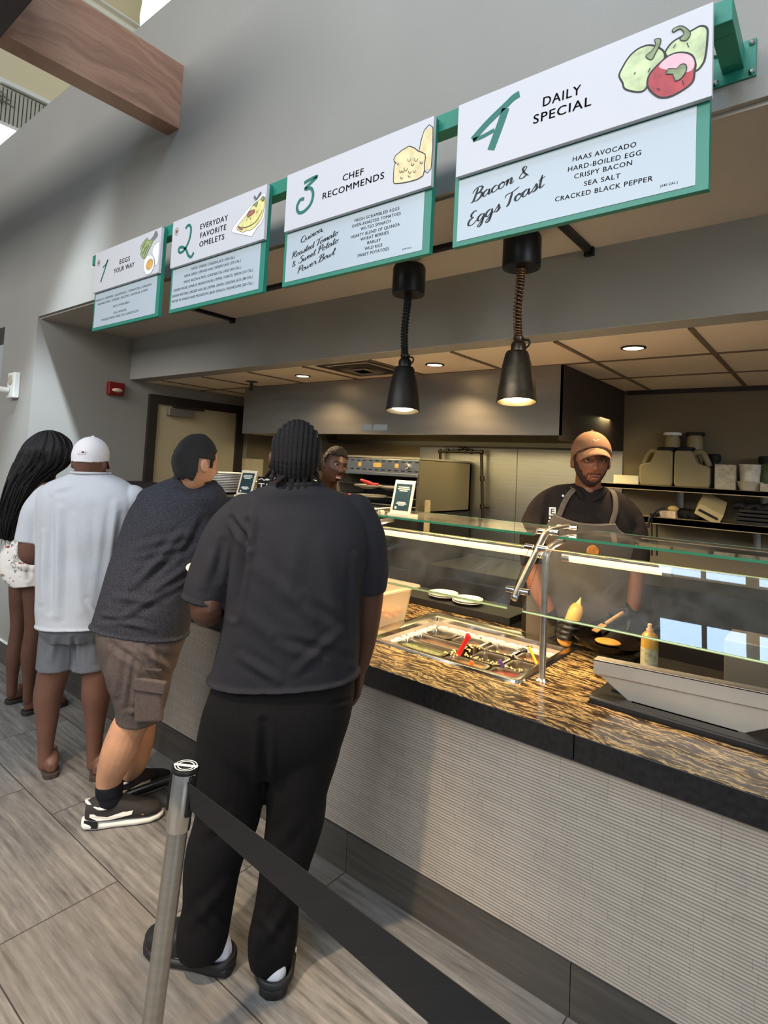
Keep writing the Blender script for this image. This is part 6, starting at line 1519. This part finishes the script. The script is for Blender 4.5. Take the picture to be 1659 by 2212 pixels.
for i in range(26):
    q = rs.uniform(PI, 2 * PI); t0 = rs.uniform(3, 7); t1 = min(10, t0 + rs.uniform(2.5, 4.5))
    P = [HR_.pt(t, q + .15 * math.sin(t + i), .007 + .006 * math.sin(i)) for t in np.linspace(t0, t1, 8)]; P.append(P[-1] + V3(rs.uniform(-.02, .02), 0, -rs.uniform(.01, .05)))
    MB().tube(catmull(P, 3), [.0045] * 20 + [.003, .002, .0015, .001, .0008], 6).build('hair_strand', mt_lh, hr_o, smooth='all')

# ================= the cook in the tan cap =================
sk_c = skin('skin_cook_brown', (120, 74, 52))
HC = at(1276, 998, 2.78)
body = MB(); hd_c = Head(HC, -FWH * .99 - RTH * .13 - UPV * .04, k=1.04); hd_c.grid(body)
limb(body, [(1272, 1015, 2.82, 26), (1270, 1045, 2.83, 27), (1268, 1075, 2.86, 32)])
body.ball(at(1269, 1062, 2.795), .034, .03, .042)
RK = Rings([(1232, 1046, 1312, 1056, 2.86, .055), (1196, 1052, 1340, 1064, 2.86, .090), (1156, 1077, 1372, 1092, 2.86, .118), (1134, 1118, 1390, 1130, 2.86, .132), (1134, 1200, 1386, 1206, 2.86, .140), (1130, 1290, 1382, 1294, 2.86, .145), (1128, 1380, 1380, 1384, 2.86, .145), (1130, 1450, 1376, 1454, 2.86, .140)])
RK.scaled(.86).loft(body, 3)
limb(body, [(1168, 1114, 2.84, 18), (1152, 1165, 2.78, 20), (1152, 1225, 2.72, 21), (1162, 1270, 2.68, 19), (1180, 1310, 2.655, 16), (1194, 1338, 2.64, 13)])
limb(body, [(1354, 1116, 2.84, 18), (1372, 1165, 2.80, 20), (1374, 1228, 2.75, 19), (1372, 1285, 2.72, 17), (1366, 1320, 2.71, 13.5)])
for sx in (-60, 60): limb(body, [(1252 + sx, 1420, 2.88, 50), (1250 + sx, 1600, 2.88, 38), (1248 + sx, 1760, 2.88, 26)])
for sx in (-60, 60):
    a = at(1248 + sx, 1770, 2.88); bare_foot(body, V3(a[0], a[1], 0) + FWH * .06, -FWH, .25, .01)
chef = fuse('person', body, sk_c, None, .0046, 3)
tag(chef, 'cook in a tan cap, black shirt and grey apron, squeezing a bottle over the pan', 'person')
mt_ks = cloth('black_cook_shirt', (34, 28, 25), .2, 260)
sh = MB(); RK.loft(sh, 5, 52)
sleeve(sh, [(1176, 1100, 2.84, 27), (1157, 1130, 2.81, 30), (1151, 1180, 2.76, 28), (1153, 1222, 2.72, 26)])
sleeve(sh, [(1348, 1108, 2.84, 27), (1366, 1140, 2.82, 30), (1374, 1190, 2.78, 28), (1374, 1228, 2.75, 25)])
fuse('shirt', sh, mt_ks, chef, .0055, 4, mix_post(soft(.004, 12, 51), soft(.0015, 36, 52), creases([((1180, 1060), (1165, 1140), .014, .008), ((1345, 1070), (1370, 1130), .014, .008), ((1170, 1100), (1190, 1200), .014, -.008), ((1240, 1090), (1290, 1120), .014, .006)])))
cl = MB()
for a_, b_, c_ in (((1236, 1046, 2.80), (1252, 1064, 2.755), (1262, 1080, 2.745)), ((1308, 1054, 2.80), (1296, 1068, 2.755), (1276, 1082, 2.745))):
    P = catmull([at(*a_), at(*b_), at(*c_)], 6); cl.tube(P, [.016] * (len(P) - 3) + [.013, .010, .005], 10, flat=.35, side=RTH)
cl.build('shirt_collar', mt_ks, chef, bevel=.002)
MB().lathe([(.006, 0), (.005, .003)], at(1216, 1071, 2.735), -FWH, n=14).build('shirt_button', mt_plastic, chef)
# apron
mt_ap = M('grey_brown_denim', srgb(92, 82, 70), .85, noise=(260, .2), bump=(400, .35))
def th_of(u, t):
    c, a, b = RK.at(t); L = (np.array(pr_uv(c))[0]); hw = np.array(pr_uv(c + a))[0] - L
    x = max(-.999, min(.999, (u - L) / hw)); x = math.copysign(abs(x) ** (RK.n / 2), x); return -math.acos(x)
def pr_uv(p):
    q = RC @ (np.asarray(p) - EYE); return q[0] / q[2] * FOC + CX, q[1] / q[2] * FOC + CY
rows = [(2.72, 1186, 1302), (3.1, 1172, 1312), (3.5, 1150, 1340), (4.0, 1140, 1370), (5, 1136, 1374), (6, 1134, 1372), (6.9, 1136, 1370)]
ap = MB(); nA = 26; vo = []; vi = []
for t, ul, ur in [tuple(r) for r in catmull([V3(*r) for r in rows], 5)]:
    a0, a1 = th_of(ul, t), th_of(ur, t)
    for i in range(nA):
        f = i / (nA - 1); dip = (.16 * math.sin(PI * f) - .06 * f + .30 * f) * max(0, 1 - (t - 2.72) / .6)
        vo.append(RK.pt(t + dip, a0 + (a1 - a0) * f, .013)); vi.append(RK.pt(t + dip, a0 + (a1 - a0) * f, .008))
K = len(vo); nB = K // nA; fc = []
for j in range(nB - 1):
    for i in range(nA - 1):
        q = (j * nA + i, j * nA + i + 1, (j + 1) * nA + i + 1, (j + 1) * nA + i); fc += [q, tuple(K + z for z in q[::-1])]
bd = [(0, i) for i in range(nA)] + [(j, nA - 1) for j in range(1, nB)] + [(nB - 1, i) for i in range(nA - 2, -1, -1)] + [(j, 0) for j in range(nB - 2, 0, -1)]
for a, b in zip(bd, bd[1:] + bd[:1]): fc.append((a[0] * nA + a[1], b[0] * nA + b[1], K + b[0] * nA + b[1], K + a[0] * nA + a[1]))
apo = ap.add(vo + vi, fc).build('apron', mt_ap, chef, smooth='all')
for pts in ([(1.0, 1229), (1.6, 1215), (2.2, 1203), (2.8, 1193)], [(1.0, 1307), (1.7, 1308), (2.4, 1305), (3.02, 1296)]):
    P = [RK.pt(t, th_of(u, t), .010) for t, u in pts]; P = [P[0] + FWH * .05 + UPV * .01] + P
    MB().tube(catmull(P, 6), .0135, 10, flat=.25, side=RTH).build('apron_strap', mt_ap, apo, smooth='all')
st = MB().tube([v_ + (v_ - RK.at(3)[0]) * .0 - FWH * .002 - UPV * .006 for v_ in vo[:nA]], .0012, 6); st.build('apron_stitching', M('pale_thread', srgb(160, 150, 130), .7), apo)
pb_ = RK.pt(2.62, th_of(1181, 2.62), .006); pn = -FWH
MB().obox(pb_, RTH * .016, UPV * .020, FWH * .002).build('shirt_badge', mt_plastic, chef)
mb = MB(); q0 = pb_ - FWH * .0028
mb.obox(q0 - RTH * .006, RTH * .002, UPV * .013, FWH * .0006)
for dz in (-.011, 0, .011): mb.obox(q0 + RTH * .0015 + UPV * dz, RTH * .007, UPV * .002, FWH * .0006)
mb.build('badge_letter', mt_ink, chef)
mb = MB()
for j in range(3):
    for i in range(3 - (j == 2)):
        q_ = RK.pt(2.9 + j * .13, th_of(1176 + i * 5 - j * 1.5, 2.9 + j * .13), .008); mb.obox(q_, RTH * .0042, UPV * .006, FWH * .001)
mb.build('shirt_print', mt_plastic, chef)
p_ = RK.pt(3.25, th_of(1374, 3.25), .010); MB().obox(p_, RTH * .006, UPV * .008, FWH * .002).build('red_patch', M('red_patch', srgb(220, 40, 30), .5), chef)
mb = MB().lathe([(.0, 0), (.028, 0), (.030, .002), (.026, .004), (.0, .004)], RK.pt(3.75, th_of(1256, 3.75), .015), -FWH, n=30); mb.build('apron_emblem', M('orange_emblem', srgb(186, 120, 46), .5, noise=(90, .4)), apo)
# cap, beard, brows, eyes, lips
cap_c = cap(hd_c, chef, cloth('tan_cap_cloth', (138, 102, 78), .07, 200), cloth('tan_brim', (146, 110, 84), .07, 200), .036, 1.5)
em = MB(); ec = hd_c.p(.004, .104, .098); en = unit(hd_c.F * .8 + hd_c.U * .5)
eu = unit(hd_c.U - en * (hd_c.U @ en))
for sd in (-1, 1): em.tube([ec + hd_c.R * sd * .014 + eu * .007, ec + hd_c.R * sd * .007 + eu * .002, ec - eu * .006], [.002, .0045, .002], 8)
em.build('cap_emblem', M('cream_thread', srgb(232, 206, 160), .6), cap_c, smooth='all')
mt_fh = M('facial_hair', srgb(50, 31, 22), .6, noise=(300, .4), bump=(500, .8))
def beard(hd, par, mt):
    a = lambda x: np.abs(x)
    hd.patch(lambda x, y, z: ((z < -.088 + .062 * (a(x) / .058) ** 2 + .003 * np.sin(x * 400)) & (y > -.012) & (z > -.112)) | ((z > -.057) & (z < -.047 + .002 * np.sin(x * 500)) & (a(x) < .030) & (y > .06)) | ((a(x) > .027) & (a(x) < .033) & (z < -.05) & (z > -.095) & (y > .05)), .0012, lambda w: wob(w, 300, 3) * .0009).build('beard', mt, par, smooth='all')
def face_bits(hd, par, mt_lip, mt_brow, white_=(150, 136, 122)):
    for sd in (-1, 1):
        c = hd.p(sd * .0305, .0745, .0105)
        e = MB().ball(c, .0125 * hd.k).build('eye', M('eye_white_%s_%d' % (par.name, sd), srgb(*white_), .2), par, smooth='all')
        MB().ball(c + (hd.F * .0092 + hd.R * -sd * .0004) * hd.k, .0068 * hd.k, .0068 * hd.k, .0042 * hd.k, axes=(hd.R, hd.U, hd.F)).build('iris', M('iris_%s_%d' % (par.name, sd), srgb(30, 18, 12), .15), e, smooth='all')
        MB().tube(catmull([hd.p(sd * .014, .0905, .024), hd.p(sd * .030, .090, .031), hd.p(sd * .048, .075, .026)], 5), [.003] * 5 + [.0036] * 4 + [.0018] * 2, 8).build('eyebrow', mt_brow, par, smooth='all')
        lid = MB().tube(catmull([hd.p(sd * .0185, .0845, .011), hd.p(sd * .0305, .0905, .0185), hd.p(sd * .0425, .0815, .011)], 5), .003 * hd.k, 8); lid.build('eyelid', par.data.materials[0], par, smooth='all')
    for z, w_, r in ((-.0605, .020, .0042), (-.0735, .017, .0050)):
        MB().tube(catmull([hd.p(-w_, .088, z - .003), hd.p(-.008, .0975, z + .001), hd.p(.008, .0975, z + .001), hd.p(w_, .088, z - .003)], 5), [.0015] + [r] * 14 + [.0015], 8).build('lip', mt_lip, par, smooth='all')
beard(hd_c, chef, mt_fh); face_bits(hd_c, chef, M('cook_lip', srgb(122, 72, 58), .45), mt_fh)
hd_c.patch(lambda x, y, z: (z > -.03) & (z < .03) & (y < .028) & ((np.abs(x) > .055) | (y < 0)), .004).build('hair', mt_fh, chef, smooth='all')
# gloves round the bottle and the pan handle
mt_glv = M('black_glove', srgb(20, 19, 20), .38)
b0, b1 = at(1217, 1390, 2.60), at(1247, 1312, 2.60); bd_ = unit(b1 - b0)
gl = MB(); wr = at(1193, 1338, 2.64); gd = at(1219, 1352, 2.625) - wr
limb(gl, [(1186, 1322, 2.65, 16), (1194, 1338, 2.64, 14)]); hand(gl, wr, gd, bd_ * .15 - FWH * .2 + RTH * .35 - UPV * .5, 1, .0, .6)
for i, (v_, du) in enumerate(((1338, 0), (1350, -4), (1362, -8), (1373, -11))):
    c = b0 + bd_ * (.105 - .024 * i); R0 = .036
    P = [at(1202, 1346 + 6 * i, 2.63)] + [c + R0 * (RTH * math.cos(q) + FWH * math.sin(q) * 1.0) for q in np.linspace(PI * 1.02, PI * 1.88, 9)]
    gl.tube(P, [.012] + [.0105] * 8 + [.008], 10); gl.ball(P[-1], .008)
P = [at(1200, 1344, 2.64)] + [b0 + bd_ * (.115 - .004 * j) + .037 * (RTH * math.cos(q) + FWH * math.sin(q)) for j, q in enumerate(np.linspace(PI * .9, PI * .3, 6))]
gl.tube(P, [.014] + [.0115] * 5 + [.009], 10); gl.ball(P[-1], .009)
fuse('glove', gl, mt_glv, chef, .004, 4)
hq = hb + V3(.05, .08, .03); w2 = at(1366, 1322, 2.71)
gl = MB(); limb(gl, [(1367, 1308, 2.715, 15), (1366, 1322, 2.71, 14)]); hand(gl, w2, hq - w2 + V3(0, 0, -.01), -RTH * .6 - FWH * .5 - UPV * .2, -1, .95, 1.0)
gl.tube([w2, hq], [.018, .02], 12); gl.ball(hq, .026, .022, .024)
fuse('glove', gl, mt_glv, chef, .004, 4)
sq = thing('squeeze_bottle', 'yellow squeeze bottle gripped in a black glove over the counter', 'bottle', loc=tuple(b0))
sub(MB().lathe([(.012, -.01), (.028, 0), (.031, .012), (.032, .145), (.030, .165), (.022, .185), (.012, .192)], b0, bd_, n=30).build('body', M('mustard_plastic', srgb(222, 178, 78), .3, noise=(10, .1)), smooth=True), sq)
sub(MB().lathe([(.012, .19), (.010, .197), (.004, .214), (.002, .222)], b0, bd_, n=18).build('nozzle', M('cream_nozzle', srgb(240, 220, 150), .3), smooth=True), sq)
sub(MB().lathe([(.0315, .004), (.0325, .008), (.0325, .034), (.0315, .038)], b0, bd_, n=30, cap=False).build('band', M('orange_band', srgb(214, 140, 60), .4), smooth=True), sq)

# ================= the second cook =================
sk_d = skin('skin_very_dark', (66, 42, 30))
body = MB(); hd_d = Head(at(722, 1006, 3.70), -FWH * .80 + RTH * .52 - UPV * .08, V3(.18, .12, 1), k=1.0, smile=1.0); hd_d.grid(body)
limb(body, [(716, 1020, 3.74, 19), (708, 1045, 3.80, 20), (704, 1075, 3.86, 26)])
RD = Rings([(676, 1060, 742, 1064, 3.88, .06), (650, 1074, 772, 1080, 3.89, .09), (630, 1098, 792, 1106, 3.9, .11), (622, 1150, 800, 1156, 3.9, .12), (624, 1250, 796, 1254, 3.92, .13), (626, 1330, 792, 1334, 3.92, .13)])
RD.scaled(.86).loft(body, 3)
limb(body, [(640, 1100, 3.9, 22), (628, 1180, 3.92, 18), (640, 1240, 3.80, 14), (670, 1250, 3.72, 11)]); hand(body, at(670, 1250, 3.72), RTH * .8 - FWH * .5, V3(0, 0, -1), 1, .4)
limb(body, [(784, 1104, 3.9, 22), (796, 1180, 3.92, 18), (780, 1240, 3.80, 14), (750, 1250, 3.72, 11)]); hand(body, at(750, 1250, 3.72), -RTH * .8 - FWH * .5, V3(0, 0, -1), -1, .4)
for sx in (-36, 36): limb(body, [(709 + sx, 1300, 3.94, 36), (708 + sx, 1420, 3.94, 24), (708 + sx, 1500, 3.94, 18)])
for sx in (-36, 36):
    a = at(708 + sx, 1505, 3.94); bare_foot(body, V3(a[0], a[1], 0) + FWH * .05, -FWH, .25, .01)
cook = fuse('person', body, sk_d, None, .0050, 3)
tag(cook, 'smiling cook in a dark jacket with short hair, half hidden behind the big man', 'person')
sh = MB(); RD.loft(sh, 4)
sleeve(sh, [(650, 1092, 3.9, 24), (632, 1140, 3.92, 23), (630, 1190, 3.92, 20)]); sleeve(sh, [(776, 1096, 3.9, 24), (794, 1140, 3.92, 23), (796, 1190, 3.92, 20)])
fuse('jacket', sh, cloth('dark_jacket', (30, 24, 24), .2, 200), cook, .006, 4, soft(.003, 14, 61))
mt_sh = M('short_black_hair', srgb(24, 16, 13), .6, noise=(220, .5), bump=(500, 1.))
hd_d.patch(lambda x, y, z: (z > .066 + y * .02 - .12 * np.abs(x) + .003 * np.sin(x * 200)) | ((y < .02) & (z > .0)) | ((y < -.02) & (z > -.06)), lambda x, y, z: .005 + .009 * np.clip(z / .116, 0, 1), lambda w: wob(w, 180, 9) * .002 + wob(w, 400, 2) * .0015).build('hair', mt_sh, cook, smooth='all')
face_bits(hd_d, cook, M('cook2_lip', srgb(92, 50, 44), .45), mt_sh)
MB().tube(catmull([hd_d.p(-.017, .088, -.066), hd_d.p(0, .0985, -.069), hd_d.p(.017, .088, -.066)], 6), [.001] + [.0034] * 11 + [.001], 8).build('teeth', M('teeth_white', srgb(220, 206, 186), .25), cook, smooth='all')
